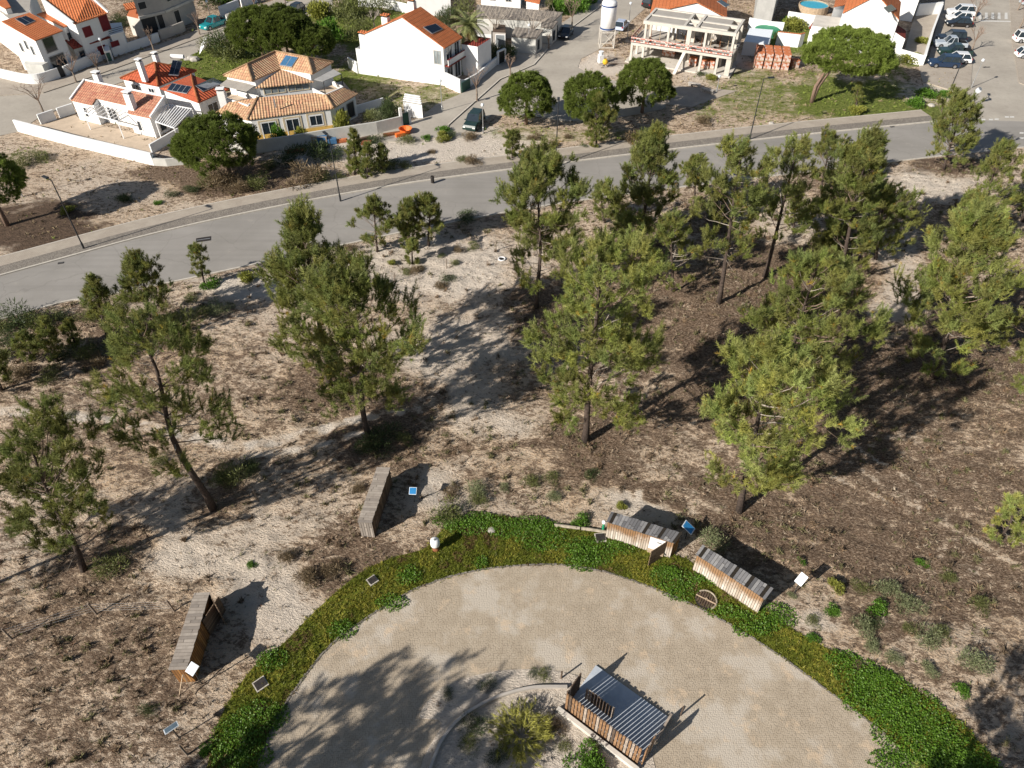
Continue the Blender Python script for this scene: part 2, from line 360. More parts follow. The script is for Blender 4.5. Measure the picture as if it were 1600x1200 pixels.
_ord = ['leftmost', 'second from left', 'third from left', 'fourth from left', 'fifth from left', 'sixth from left', 'seventh from left', 'eighth from left', 'ninth from left', 'tenth from left', 'eleventh from left', 'twelfth from left', 'thirteenth from left', 'fourteenth from left', 'fifteenth from left', 'sixteenth from left']
AUTO = []                            # (object, phrase, px) whose label is completed once all are known
def auto(o, phrase, px): AUTO.append((o, phrase, px)); return o
def finish_labels():
    d = {}
    for o, ph, px in AUTO: d.setdefault(ph, []).append((px, o))
    for ph, l in d.items():
        l.sort(key=lambda q: q[0])
        for i, (px, o) in enumerate(l):
            if len(l) == 1: o['label'] = ph
            elif i == len(l)-1: o['label'] = ph+', rightmost'
            else: o['label'] = ph+', '+_ord[min(i, 15)]
# ---------------------------------------------------------------- the setting
def P2(l, z=0): return [G(x, y, z) for x, y in l]
VERGE_OUT = [(320, 1215), (345, 1120), (398, 1040), (440, 1008), (500, 948), (560, 898), (612, 872), (665, 856), (700, 822), (770, 806), (860, 820), (950, 836), (1062, 870), (1100, 893), (1190, 950), (1225, 975), (1290, 1012), (1400, 1062), (1475, 1108), (1530, 1160), (1575, 1230), (1590, 1300)]
VERGE_IN = [(395, 1215), (430, 1130), (470, 1065), (520, 1005), (575, 965), (640, 925), (720, 897), (800, 885), (880, 883), (940, 893), (1000, 912), (1060, 935), (1120, 965), (1180, 1000), (1240, 1040), (1300, 1085), (1360, 1130), (1420, 1185), (1470, 1240), (1500, 1300)]
vo_w = smooth([p.to_2d() for p in P2(VERGE_OUT)], 8); vi_w = smooth([p.to_2d() for p in P2(VERGE_IN)], 8)
ISL = [(655, 1230), (690, 1160), (718, 1125), (770, 1095), (830, 1078), (872, 1073), (912, 1073), (1010, 1110), (1000, 1230)]
ISL_SAND = [(640, 1300), (660, 1190), (690, 1130), (655, 1120), (690, 1075), (760, 1052), (830, 1046), (885, 1052), (925, 1070), (1010, 1150), (1020, 1185), (1030, 1230), (1040, 1300)]
ROAD_T = [Vector(q) for q in ((-130, 10), (-90, 34.5), (-50.4, 59.3), (-34.5, 68.7), (-14.8, 76.9), (5.3, 82.6), (30.3, 88.9), (56.8, 94.6), (72, 98.0), (110, 106), (200, 124))]
ROAD_B = [Vector(q) for q in ((-120, 2), (-84, 27), (-47.1, 52.4), (-39.5, 55.9), (-31.2, 59.2), (-20.8, 63.6), (-7, 69.2), (10.2, 74.7), (50.3, 84.2), (64.4, 87.2), (110, 97), (200, 115))]
rt = smooth(ROAD_T, 6); rb = smooth(ROAD_B, 6)
def strip_mesh(name, pts, z, mat, kind='structure', zb=-.25):
    m = MB(); p = [Vector((q[0], q[1], z)) for q in pts]; a = sum(p[i].x*p[(i+1) % len(p)].y-p[(i+1) % len(p)].x*p[i].y for i in range(len(p)))
    if a < 0: p = p[::-1]
    m.face(p, mat)
    for i in range(len(p)):
        j = (i+1) % len(p); m.face([up(p[i], zb), up(p[j], zb), p[j], p[i]], mat)
    o = m.build(name)
    if kind: setp(o, kind=kind)
    return o
def offs(line, d):
    o = []
    for i, p in enumerate(line):
        t = (line[min(i+1, len(line)-1)]-line[max(i-1, 0)]); t = Vector((t.x, t.y)).normalized(); o.append(Vector((p.x-t.y*d, p.y+t.x*d)))
    return o
def band(name, l1, l2, z, mat, kind='structure', zb=-.25): return strip_mesh(name, list(l1)+list(l2)[::-1], z, mat, kind, zb)
band('road', rt, rb, .02, 'asphalt')
iE = [i for i, p in enumerate(rt) if p.x > 59][0]      # the walk stops at the side street
w0 = rt[:iE]
band('kerb', w0, offs(w0, .22), .13, 'kerb'); band('cobbled_strip', offs(w0, .22), offs(w0, 1.75), .12, 'cobble_strip'); band('pavement', offs(w0, 1.75), offs(w0, 3.55), .125, 'pavement'); band('pavement_edge', offs(w0, 3.55), offs(w0, 3.7), .14, 'kerb')
band('kerb', offs(rb, -.18), rb, .10, 'kerb')
# side streets
ST_A = [(-90, 150), (0, 122), (60, 138), (130, 118), (250, 76), (330, 48), (402, 14), (455, 2), (520, -14), (520, 18), (460, 30), (400, 46), (352, 62), (322, 76), (270, 98), (180, 132), (118, 160), (62, 183), (28, 206), (0, 212), (-90, 250)]
strip_mesh('street', P2(ST_A), .02, 'street_asphalt')
PAV_A = [(-90, 138), (0, 120), (30, 130), (70, 131), (130, 112), (250, 70), (330, 40), (390, 14), (440, -2), (450, 4), (404, 20), (332, 52), (252, 82), (135, 124), (68, 146), (0, 150), (-90, 175)]
strip_mesh('side_pavement', P2(PAV_A), .13, 'pavement')
ST_B = [(694, 214), (702, 196), (782, 125), (835, 102), (872, 60), (937, 12), (975, -20), (1050, -20), (1020, 2), (985, 34), (962, 55), (935, 78), (908, 92), (903, 106), (930, 120), (990, 132), (1040, 140), (1040, 170), (960, 185), (880, 190), (850, 184), (800, 178), (768, 180), (745, 200), (735, 218)]
strip_mesh('street', P2(ST_B), .02, 'street_asphalt')
PAV_B = [(595, 222), (600, 206), (655, 186), (682, 164), (722, 147), (790, 92), (858, 52), (918, 8), (955, -20), (975, -20), (937, 12), (872, 60), (835, 102), (782, 125), (702, 196), (694, 214), (640, 222)]
strip_mesh('side_pavement', P2(PAV_B), .13, 'street_asphalt')
ex = [(702, 196), (782, 125), (835, 102), (872, 60), (937, 12)]
band('kerb', [p.to_2d() for p in P2(ex)], offs([p.to_2d() for p in P2(ex)], .2), .15, 'kerb')
strip_mesh('rest_area', P2([(1036, 133), (1152, 142), (1080, 168), (1018, 160), (1000, 148)]), .05, 'pavement')
ST_C = [(1475, 186), (1492, 165), (1516, 140), (1520, 92), (1525, 0), (1527, -50), (1585, -50), (1578, 0), (1580, 60), (1592, 130), (1640, 150), (1720, 152), (1720, 190), (1600, 190)]
strip_mesh('street', P2(ST_C), .024, 'street_asphalt')
strip_mesh('parking_bays', P2([(1516, 140), (1500, 146), (1440, 128), (1436, 104), (1452, 88), (1470, 10), (1476, -50), (1527, -50), (1525, 0), (1520, 92)]), .10, 'pavement')
strip_mesh('side_pavement', P2([(1592, 130), (1580, 60), (1578, 0), (1585, -50), (1760, -50), (1760, 140), (1640, 150)]), .10, 'pavement')
# plaza, verge, island
plz = [(p.x, p.y) for p in vi_w]
strip_mesh('plaza', plz+[(18, 3), (-12, 3)], .03, 'setts')
band('grass_verge', vo_w, vi_w, .02, 'verge_ground')
strip_mesh('island_sand', smooth([p.to_2d() for p in P2(ISL_SAND)], 4), .055, 'ground')
def curb_blocks(name, line, w, h, L, mat, wob=.02):
    m = MB(); d = 0; r = random.Random(3)
    for i in range(len(line)-1):
        a, b = line[i], line[i+1]; n = max(1, int((b-a).length/L))
        for k in range(n):
            p = a+(b-a)*((k+.5)/n); t = b-a
            m.box((p.x+r.uniform(-wob, wob), p.y+r.uniform(-wob, wob), h/2), ((b-a).length/n*.9, w, h+r.uniform(-.02, .02)), math.atan2(t.y, t.x)+r.uniform(-.1, .1), mat)
    return setp(m.build(name), kind='structure')
curb_blocks('plaza_kerb', vi_w, .12, .07, .16, 'cobble_strip', .03)
cl = smooth([p.to_2d() for p in P2([(668, 1215), (690, 1160), (722, 1122), (770, 1094), (828, 1077), (886, 1075)])], 8)
band('island_kerb', offs(cl, .08), offs(cl, -.08), .26, 'cement')
# ---- one ground sheet out to the horizon
def axis(a, b, fine, lo, hi):
    mid = list(np.arange(a, b+1e-6, fine)); s = fine; l = []; x = a
    while x > lo: s *= 1.12; x -= s; l.append(x)
    s = fine; h = []; x = b
    while x < hi: s *= 1.12; x += s; h.append(x)
    return np.array(l[::-1]+mid+h)
GX = axis(-46, 66, .25, -900, 900); GY = axis(11, 92, .25, -60, 1500)
gx, gy = np.meshgrid(GX, GY)
roadband = [(p.x, p.y) for p in rt]+[(p.x, p.y) for p in rb[::-1]]
plazaband = [(p.x, p.y) for p in vo_w]+[(30, 0), (-30, 0)]
def natural(x, y):                  # distance inside open ground (0 on road, plaza and everything beyond the road)
    d1 = pdist(x, y, rb, False); ins = (y < np.interp(x, [p.x for p in rb], [p.y for p in rb]))
    d2 = pdist(x, y, plazaband); i2 = inside(x, y, plazaband)
    return np.where(ins & ~i2, np.minimum(d1, d2), 0)
gw = np.clip(natural(gx, gy)/2.5, 0, 1)
def relief(x, y):
    return .62*(fbm(x*.10, y*.10, 5, 3)-.5)+.30*(fbm(x*.55+3, y*.8, 9, 3)-.5)+.34*(fbm(x*1.4, y*1.9, 19, 3)-.5)
gz = relief(gx, gy)*gw-.02+np.where(gw > 0, .05*gw, 0)
far = (gw == 0) & (gy > 60); dr = pdist(gx, gy, rt, False)
gz = np.where(far, -.02+.05*(fbm(gx*.8, gy*.8, 3)-.5)*np.clip((dr-5)/4, 0, 1), gz)
def zat(x, y):
    w = float(np.clip(natural(np.array([x]), np.array([y]))[0]/2.5, 0, 1)); return float(relief(np.array([x]), np.array([y]))[0])*w-.02+.05*w
# ground cover layout: (pixel x, y, radius x, radius y, channel, value)
PAINT = [(1350, 560, 330, 260, 0, .60), (1250, 480, 190, 90, 0, .80), (1130, 620, 160, 80, 0, .58), (1400, 800, 280, 130, 0, .56), (1060, 460, 160, 60, 0, .45), (740, 560, 130, 80, 0, .05), (790, 620, 100, 60, 0, .08),
  (640, 420, 170, 50, 0, .0), (520, 620, 130, 60, 0, .62), (600, 650, 80, 40, 0, .5), (200, 640, 260, 90, 0, .38), (120, 560, 160, 40, 0, .36), (420, 690, 120, 60, 0, .3), (370, 830, 130, 60, 0, .12), (430, 930, 90, 70, 0, .02),
  (310, 880, 90, 30, 0, .04), (130, 1020, 190, 120, 0, .46), (200, 1150, 190, 60, 0, .42), (560, 880, 110, 60, 0, .55), (700, 770, 60, 40, 0, .0), (870, 760, 160, 45, 0, .32), (1010, 790, 90, 30, 0, .0), (1130, 760, 90, 40, 0, .40),
  (1290, 970, 60, 22, 0, .0), (1420, 960, 140, 70, 0, .46), (1500, 900, 130, 60, 0, .56), (1520, 1030, 110, 70, 0, .3), (1450, 290, 90, 30, 0, .0), (1400, 440, 60, 80, 0, .06), (1230, 340, 70, 40, 0, .15), (1010, 400, 70, 30, 0, .25), (1530, 400, 90, 50, 0, .3),
  (1500, 650, 110, 60, 0, .42), (850, 520, 60, 40, 0, .45), (905, 590, 120, 60, 0, .35), (90, 500, 120, 20, 0, .45), (400, 450, 110, 20, 0, -.1),
  (1420, 850, 200, 90, 2, .2), (1210, 560, 150, 70, 2, .35), (150, 970, 190, 50, 2, .0),
  (340, 280, 130, 26, 0, .9), (60, 355, 110, 40, 2, .9), (110, 240, 110, 30, 0, .25), (190, 300, 100, 22, 0, .2), (650, 230, 200, 30, 0, -.1), (1060, 205, 120, 22, 0, .3), (1480, 140, 60, 16, 0, -.2),
  (1290, 155, 190, 38, 1, .9), (1180, 165, 100, 30, 1, .5), (1400, 172, 90, 22, 1, .85), (1230, 195, 100, 18, 1, .35), (1180, 125, 70, 18, 1, .5), (900, 212, 150, 12, 1, .42), (820, 205, 60, 14, 1, .4), (640, 150, 100, 26, 1, .48), (600, 165, 60, 15, 2, .2), (560, 120, 60, 20, 1, .6), (540, 35, 130, 40, 1, .75), (320, 100, 90, 40, 1, .85), (400, 110, 150, 30, 1, .8),
  (1420, 95, 60, 14, 1, .55), (1460, 150, 60, 16, 1, .4), (490, 180, 30, 20, 1, .2), (40, 245, 70, 14, 1, .35), (430, 235, 60, 10, 1, .3), (960, 95, 40, 14, 2, .5), (1100, 100, 90, 20, 0, .0), (940, 100, 50, 20, 0, -.1), (1240, 60, 60, 30, 1, .8), (780, 90, 70, 20, 1, .8), (1480, 262, 110, 16, 2, .55), (760, 60, 120, 30, 1, .3), (1090, 520, 60, 40, 0, .7)]
UNDER = [(333, 795, 2.2), (130, 890, 3), (577, 683, 3.6), (515, 600, 3), (838, 480, 3.4), (915, 690, 4), (1155, 800, 3.2), (1210, 640, 4), (1462, 590, 4), (1310, 430, 4), (1195, 432, 4), (1123, 475, 4), (990, 390, 3.5), (168, 530, 2), (240, 520, 3), (1475, 265, 3), (985, 440, 2.5), (1052, 455, 2.5)]
TRACKS = [([(p.x, p.y) for p in P2(l)], w, v) for l, w, v in (([(1335, 700), (1400, 735), (1500, 795), (1600, 850)], .22, .05), ([(1325, 722), (1390, 765), (1470, 815), (1600, 890)], .2, .05), ([(1400, 765), (1490, 822), (1560, 860)], .2, .1), ([(1300, 745), (1360, 770), (1420, 800)], .2, .1),
  ([(0, 640), (200, 660), (380, 700), (470, 680), (560, 652), (650, 640)], .6, -.1), ([(380, 715), (480, 700), (570, 672)], .4, -.05), ([(900, 590), (1000, 560), (1100, 500), (1200, 440), (1280, 380)], .5, .75), ([(1000, 770), (1090, 800), (1200, 850), (1330, 880), (1500, 960)], .7, .75), ([(900, 740), (1000, 760), (1100, 760), (1200, 820), (1400, 870), (1600, 960)], .6, .7), ([(0, 700), (110, 690), (250, 640)], .6, .6), ([(620, 730), (720, 700), (860, 690), (1000, 720)], .5, .65))]
def ground_paint(x, y):
    with np.errstate(all='ignore'):
        zz = -HCAM; dep = y*cP-zz*sP; px = 800+FPX*x/dep; py = 600-FPX*(y*sP+zz*cP)/dep
    c = [np.full(x.shape, .26), np.zeros(x.shape), np.zeros(x.shape)]
    c[0] = np.where(y > 110, .35, c[0]); c[1] = np.where(y > 150, .6, c[1])
    wob = (fbm(x*.35, y*.35, 31, 3)-.5)*.9
    for qx, qy, rx, ry, ch, v in PAINT:
        d = np.hypot((px-qx)/rx, (py-qy)/ry)+wob*1.3; w = np.clip((1.4-d)/.85, 0, 1); w = w*w*(3-2*w); w = np.where(dep > 0, w, 0)
        c[ch] = c[ch]*(1-w)+v*w
    for bx, by, br in UNDER:
        q = G(bx, by); d = np.hypot(x-q.x-.6, y-q.y-.4)/br+wob*.8; w = np.clip(1.3-d, 0, 1)*.75; c[0] = c[0]*(1-w)+.78*w
    for L_, w_, v_ in TRACKS:
        d = pdist(x, y, L_, False); q = np.clip(1-(d-w_*.5)/(w_*.6), 0, 1)*np.clip(2.2*fbm(x*1.1, y*1.1, 61, 2)-.5, 0, 1); c[0] = c[0]*(1-q)+v_*q
    return c
gc = ground_paint(gx, gy)
ny, nx = gx.shape; idx = np.arange(nx*ny).reshape(ny, nx)
quads = np.stack([idx[:-1, :-1], idx[:-1, 1:], idx[1:, 1:], idx[1:, :-1]], -1).reshape(-1, 4)
ground = fast('ground', np.stack([gx, gy, gz], -1).reshape(-1, 3), quads, 4, 'ground', col=np.stack(gc, -1).reshape(-1, 3))
setp(ground, kind='structure'); ground.data.polygons.foreach_set('use_smooth', [True]*len(quads))
# ---------------------------------------------------------------- vegetation
def unit(v): return v/np.maximum(np.linalg.norm(v, axis=-1, keepdims=True), 1e-6)
def tufts(C, D, Sz, col, k=30, w=.03, spread=1.0, rng=RNG, curl=0):
    """needle sprays: C centres, D shoot directions, Sz size; k thin triangles each"""
    n = len(C); D = unit(D); r = rng.normal(size=(n, k, 3)); r = unit(r)
    ax = D[:, None, :]; perp = unit(r-(r*ax).sum(-1, keepdims=True)*ax); a = rng.uniform(.15, 1.25, (n, k, 1))*spread
    dr = unit(ax*np.cos(a)+perp*np.sin(a)); L = Sz[:, None, None]*rng.uniform(.7, 1.15, (n, k, 1))
    s = rng.uniform(-.45, .35, (n, k, 1))*Sz[:, None, None]; p0 = C[:, None, :]+ax*s
    side = unit(np.cross(dr, rng.normal(size=(n, k, 3))))*w*.5*(Sz[:, None, None]/.3)
    v = np.stack([p0-side, p0+side, p0+dr*L], 2).reshape(-1, 3)
    cc = col[:, None, None, :]*rng.uniform(.8, 1.2, (n, k, 1, 1)); cc = np.repeat(cc, 3, 2); cc[:, :, 2] *= 1.25
    return v, cc.reshape(-1, 3)
def tri_obj(name, V_, C_, mat, parent=None):
    v = np.concatenate(V_); c = np.concatenate(C_); f = np.arange(len(v)).reshape(-1, 3); return fast(name, v, f, 3, mat, parent, col=np.clip(c, 0, 1))
PINE_COL = np.array([.228, .25, .078])
def pine(px, py, tx, ty, wpx, cb, label, dens=1.0, shape='mature', seed=None, col=None, tone=1., group='maritime pines'):
    base = G(px, py); h = HT(px, py, ty); top = V(tx, ty, h); lean = Vector((top.x-base.x, 0, 0))
    lean.x = max(-h*.22, min(h*.22, lean.x)); dep = base.y*cP+(HCAM-h*.6)*sP; R = wpx/2*dep/FPX*1.24; dens = dens*1.25; cb = cb*.85
    base.z = zat(base.x, base.y)-.08 if base.y < 95 else -.05
    t = thing('pine_tree', base, None, 'pine tree', group); 
    make_pine(t, h, R, cb, lean, dens, shape, seed if seed is not None else int(px*7+py), col, tone)
    if isinstance(label, tuple): auto(t, label[0], px)
    else: t['label'] = label
    return t
def clump(c, d, r, rng, C, D, Z, ci, k, dens, flat=.7):
    """a few upright bottle-brush shoots fanning out from one twig"""
    n = max(4, int((4.2+6.3*r)*dens**.6)); u = unit(rng.normal(size=(n, 3))*.62+d*.75+np.array([[0, 0, .75]])); ls = r*rng.uniform(.7, 1.6, n); o = c+rng.normal(0, .38, (n, 3))*r
    for i in range(n):
        m = max(2, int(ls[i]/.15)); s = (np.arange(m)[:, None]+.5)/m*ls[i]; b = u[i]+np.array([0, 0, .25])*s/ls[i]; C.append(o[i]+b*s); D.append(np.repeat(u[i][None], m, 0)+np.array([[0, 0, .2]])); Z.append(rng.uniform(.24, .34)*(1-.25*s[:, 0]/ls[i])*rng.uniform(.9, 1.1, m)); ci.append(np.full(m, k))
def make_pine(t, h, R, cb, lean, dens, shape, seed, col=None, tone=1.):
    rng = np.random.default_rng(seed); col = PINE_COL*tone if col is None else np.array(col)*tone
    m = MB(); m.local = True; r0 = .05+.0115*h; N = 9; bend = rng.normal(0, .02*h, (2,)); ph = rng.uniform(0, 6); young = shape == 'young'; sc = min(1.15, max(.5, (h/13)**.6))
    def axis_at(z):
        q = z/h; return np.array([lean.x*q+bend[0]*math.sin(q*5+ph)*q*(1-q)*3, lean.y*q+bend[1]*math.cos(q*4+ph)*q*(1-q)*3, z])
    m.tube([axis_at(h*i/N) for i in range(N+1)], [r0*(1.25 if i == 0 else 1)*(1-.82*(i/N))+.012 for i in range(N+1)], 'bark', 7)
    C = []; D = []; Z = []; ci = []; K = 0; z = cb*h; az0 = rng.uniform(0, 6.28); lop = rng.uniform(0, 6.28)
    def limb(p0, az, el, L, q):
        nonlocal K
        pts = [p0]; p = p0.copy(); ns = 5
        for i in range(ns):
            e = el+.5*(i/ns)**1.5+rng.normal(0, .09); a = az+rng.normal(0, .14); p = p+np.array([math.cos(a)*math.cos(e), math.sin(a)*math.cos(e), math.sin(e)])*L/ns; pts.append(p.copy())
        br = max(.007, .0115*L+.006); m.tube(pts, [br*(1-.8*i/ns) for i in range(ns+1)], 'dead_twig' if rng.random() < .35 else 'twig', 4, False); pts = np.array(pts); r = sc*rng.uniform(.36, .56)*(.8+.10*L)
        d = unit((pts[-1]-pts[-2])[None])[0]; K += 1; clump(pts[-1], d, r, rng, C, D, Z, ci, K, dens)
        nsub = int(L*1.15/sc+rng.uniform(.2, 1.2))
        for j in range(nsub):
            s = rng.uniform(.38, .95); f = s*ns; i0 = min(ns-1, int(f)); c = pts[i0]*(1-(f-i0))+pts[i0+1]*(f-i0); sd = 1 if j % 2 else -1
            lat = np.array([-math.sin(az), math.cos(az), 0])*sd; dd = unit((d*.7+lat*rng.uniform(.6, 1.1)+np.array([0, 0, rng.uniform(-.1, .8)]))[None])[0]; l = L*rng.uniform(.16, .38)+.12
            m.tube([c, c+dd*l], [br*.4, .004], 'twig', 3, False); K += 1; clump(c+dd*l, dd, r*rng.uniform(.6, .95), rng, C, D, Z, ci, K, dens)
    step = .62*sc/max(.75, dens)**.4
    while z < h*.95:
        q = (z-cb*h)/(h-cb*h)
        env = (.50+.50*min(1, q*2.6))*(1-q**1.9)**.75 if young else (.55+.45*min(1, q*2.4))*(1-q**3.0)**.8
        env *= .72+.6*float(vnoise(np.array([q*4.5]), np.array([seed*.37]), 3)[0])
        nb = int(rng.integers(3, 5 if not young else 6)); az0 += 2.4*.7
        for b in range(nb):
            az = az0+b*6.283/nb+rng.normal(0, .35)
            if rng.random() < .10+(.12 if q < .3 else 0): continue
            L = max(.3, R*env*rng.uniform(.55, 1.12)*(1+.18*math.cos(az-lop))); el = math.radians((4 if not young else 16)+45*q**1.2+rng.normal(0, 10))
            if q < .10 and rng.random() < .35: m.tube([axis_at(z), axis_at(z)+np.array([math.cos(az), math.sin(az), .1])*L*.7], [.02, .005], 'dead_twig', 3, False); continue
            limb(axis_at(z), az, el, L*.86, q)
        z += step*rng.uniform(.7, 1.35)
    for i in range(4): K += 1; a = rng.uniform(0, 6.28); o = sc*.45*i/4; clump(axis_at(h*(.985-.02*i))+np.array([o*math.cos(a*3), o*math.sin(a*3), 0]), np.array([0, 0, 1.]), sc*.36, rng, C, D, Z, ci, K, dens)
    C = np.concatenate(C); D = np.concatenate(D); Z = np.concatenate(Z)*(1.18 if h > 9 else .98 if h > 5 else .8); ci = np.concatenate(ci); ct = rng.uniform(.72, 1.25, (K+1, 1))*np.stack([rng.uniform(.9, 1.12, K+1), np.ones(K+1), rng.uniform(.8, 1.1, K+1)], 1)
    cc = col[None]*rng.uniform(.75, 1.25, (len(C), 1))*ct[ci]*np.where(rng.random((len(C), 1)) < .012, np.array([[1.5, 1.0, .7]]), 1.)
    v, c = tufts(C, D, Z, cc, 17, .034, 1.05, rng)
    m.build('trunk', t, True); tri_obj('crown', [v], [c], 'needles', t)
def stone_pine(px, py, ty, wpx, hc, label, trunks=((0, 0),), tone=1., shift=(0, 0), dens=1., seed=1, th=None):
    """umbrella pine: hc = crown height in metres"""
    base = G(px, py); h = th or HT(px, py, ty); dep = base.y*cP+(HCAM-h)*sP; R = wpx/2*dep/FPX; rng = np.random.default_rng(seed)
    t = thing('stone_pine', base, label, 'pine tree', 'umbrella pines'); m = MB(); m.local = True; cx, cy = shift; zc = h-hc*.55
    for a in trunks:
        m.tube([(0, 0, -.1), (a[0]*.4, a[1]*.4, zc*.35), (a[0]+cx*.5, a[1]+cy*.5, zc)], [.11+.022*h, .09+.018*h, .08], 'bark_stone', 8)
    for k in range(14):
        a = k*2.4; r = R*.6*rng.uniform(.5, 1); m.tube([(cx*.4, cy*.4, zc*.8), (cx*.7+r*.4*math.cos(a), cy*.7+r*.4*math.sin(a), zc), (cx+r*math.cos(a), cy+r*math.sin(a), zc+hc*.1)], [.07, .05, .02], 'bark_stone', 5)
    k = int(26*R*R*dens*1.3+60); u = unit(rng.normal(size=(k, 3))); u[:, 2] = np.where(u[:, 2] < -.6, -u[:, 2]*.5, u[:, 2]); u = unit(u)
    lump = 1+.22*(fbm(u[:, 0]*2.6+seed, u[:, 1]*2.6+u[:, 2]*2.5, seed, 2)-.5)*2; rr = rng.uniform(.66, .98, k)**.5*lump
    C0 = np.stack([cx+u[:, 0]*R*rr, cy+u[:, 1]*R*rr, zc+u[:, 2]*rr*np.where(u[:, 2] > 0, hc*.55, hc*.48)], -1); nt = 17; w_ = unit(rng.normal(size=(k, nt, 3))+u[:, None, :]*.9+np.array([0, 0, .3])); r_ = rng.uniform(.30, .46, (k, 1, 1))
    C = (C0[:, None, :]+w_*r_*rng.uniform(.5, 1, (k, nt, 1))).reshape(-1, 3); Dd = (w_+u[:, None, :]*.4+np.array([0, 0, .3])).reshape(-1, 3)
    col = np.array([.155, .20, .040])*tone; cc = (col[None, None]*rng.uniform(.72, 1.3, (k, 1, 1))*rng.uniform(.8, 1.2, (k, nt, 1))).reshape(-1, 3)
    v, c = tufts(C, Dd, rng.uniform(.20, .32, len(C)), cc, 14, .055, .95, rng)
    m.build('trunk', t, True); tri_obj('crown', [v], [c], 'needles', t); return t
# leafy shrubs: a few prototypes, copied
def leafball(rng, R, h, n, col, lw, lumps=5, up_=.3, fill=.55, needle=False):
    cs = np.stack([rng.uniform(-.5, .5, lumps)*R*1.1, rng.uniform(-.5, .5, lumps)*R*1.1, rng.uniform(.25, .7, lumps)*h], -1); k = rng.integers(0, lumps, n)
    u = unit(rng.normal(size=(n, 3))); rad = rng.uniform(fill, 1, (n, 1))*np.array([[R*.58, R*.58, h*.42]]); C = cs[k]+u*rad; C[:, 2] = np.maximum(C[:, 2], .02)
    d = unit(u+rng.normal(0, .45, (n, 3))+np.array([[0, 0, up_]])); s = unit(np.cross(d, rng.normal(size=(n, 3)))); L = lw*rng.uniform(.7, 1.3, (n, 1)); w = L*(.12 if needle else .38)
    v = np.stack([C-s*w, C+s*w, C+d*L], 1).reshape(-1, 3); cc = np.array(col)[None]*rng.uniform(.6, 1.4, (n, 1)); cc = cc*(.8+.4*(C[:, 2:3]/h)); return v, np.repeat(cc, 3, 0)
PROTO = {}
SHRUB = dict(green=((.10, .20, .025), .11, False), olive=((.15, .165, .055), .12, True), grey=((.21, .235, .12), .13, True), brown=((.20, .15, .09), .15, True), yellow=((.24, .25, .05), .12, False), dark=((.06, .085, .03), .12, True))
WORD = dict(green='bright green', olive='olive green', grey='grey green', brown='dry brown', yellow='yellow green', dark='dark green')
def shrub(px, py, wpx, kind, where, hk=.62, name='shrub', cat='shrub', group='shrubs on the open sand'):
    key = (kind, random.randrange(3)); b = G(px, py); dep = b.y*cP+HCAM*sP; R = wpx/2*dep/FPX*1.05
    if key not in PROTO:
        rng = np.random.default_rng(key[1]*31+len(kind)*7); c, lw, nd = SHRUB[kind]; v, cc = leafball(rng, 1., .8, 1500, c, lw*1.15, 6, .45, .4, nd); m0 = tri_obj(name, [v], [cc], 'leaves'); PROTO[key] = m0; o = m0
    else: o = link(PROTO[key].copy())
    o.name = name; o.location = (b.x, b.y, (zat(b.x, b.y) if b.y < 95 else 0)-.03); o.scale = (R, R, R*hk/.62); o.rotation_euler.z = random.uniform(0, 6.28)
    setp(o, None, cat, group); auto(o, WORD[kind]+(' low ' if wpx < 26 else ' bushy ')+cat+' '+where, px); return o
def bare_tree(px, py, ty, wpx, label, mat='twig', group='leafless street trees', twigs=9, seed=0, crownmat=None):
    b = G(px, py, .1); h = HT(px, py, ty); dep = b.y*cP+HCAM*sP; R = wpx/2*dep/FPX; r = random.Random(int(px)+seed); t = thing('bare_tree', b, label, 'tree', group); m = MB(); m.local = True; c = MB(); c.local = True
    zt = h*.45; m.tube([(0, 0, -.1), (.05, 0, zt*.5), (0, .05, zt)], [.16, .12, .10], 'bark_pale', 6)
    for k in range(twigs):
        a = k*2.4+r.random(); e = r.uniform(.25, 1); p1 = Vector((R*.5*math.cos(a)*e, R*.5*math.sin(a)*e, zt+(h-zt)*.5)); p2 = Vector((R*math.cos(a)*e, R*math.sin(a)*e, zt+(h-zt)*r.uniform(.75, 1)))
        c.tube([(0, 0, zt*.92), p1, p2], [.055, .035, .01], mat, 4)
        for j in range(5):
            s = r.uniform(.2, .95); q = p1.lerp(p2, s); d = Vector((r.uniform(-1, 1), r.uniform(-1, 1), r.uniform(0, 1.2)))*R*.33; c.tube([q, q+d], [.022, .006], mat, 3)
            q2 = q+d*.5; c.tube([q2, q2+Vector((r.uniform(-1, 1), r.uniform(-1, 1), r.uniform(0, 1)))*R*.25], [.014, .005], mat, 3)
    m.build('trunk', t); c.build('branches', t); return t
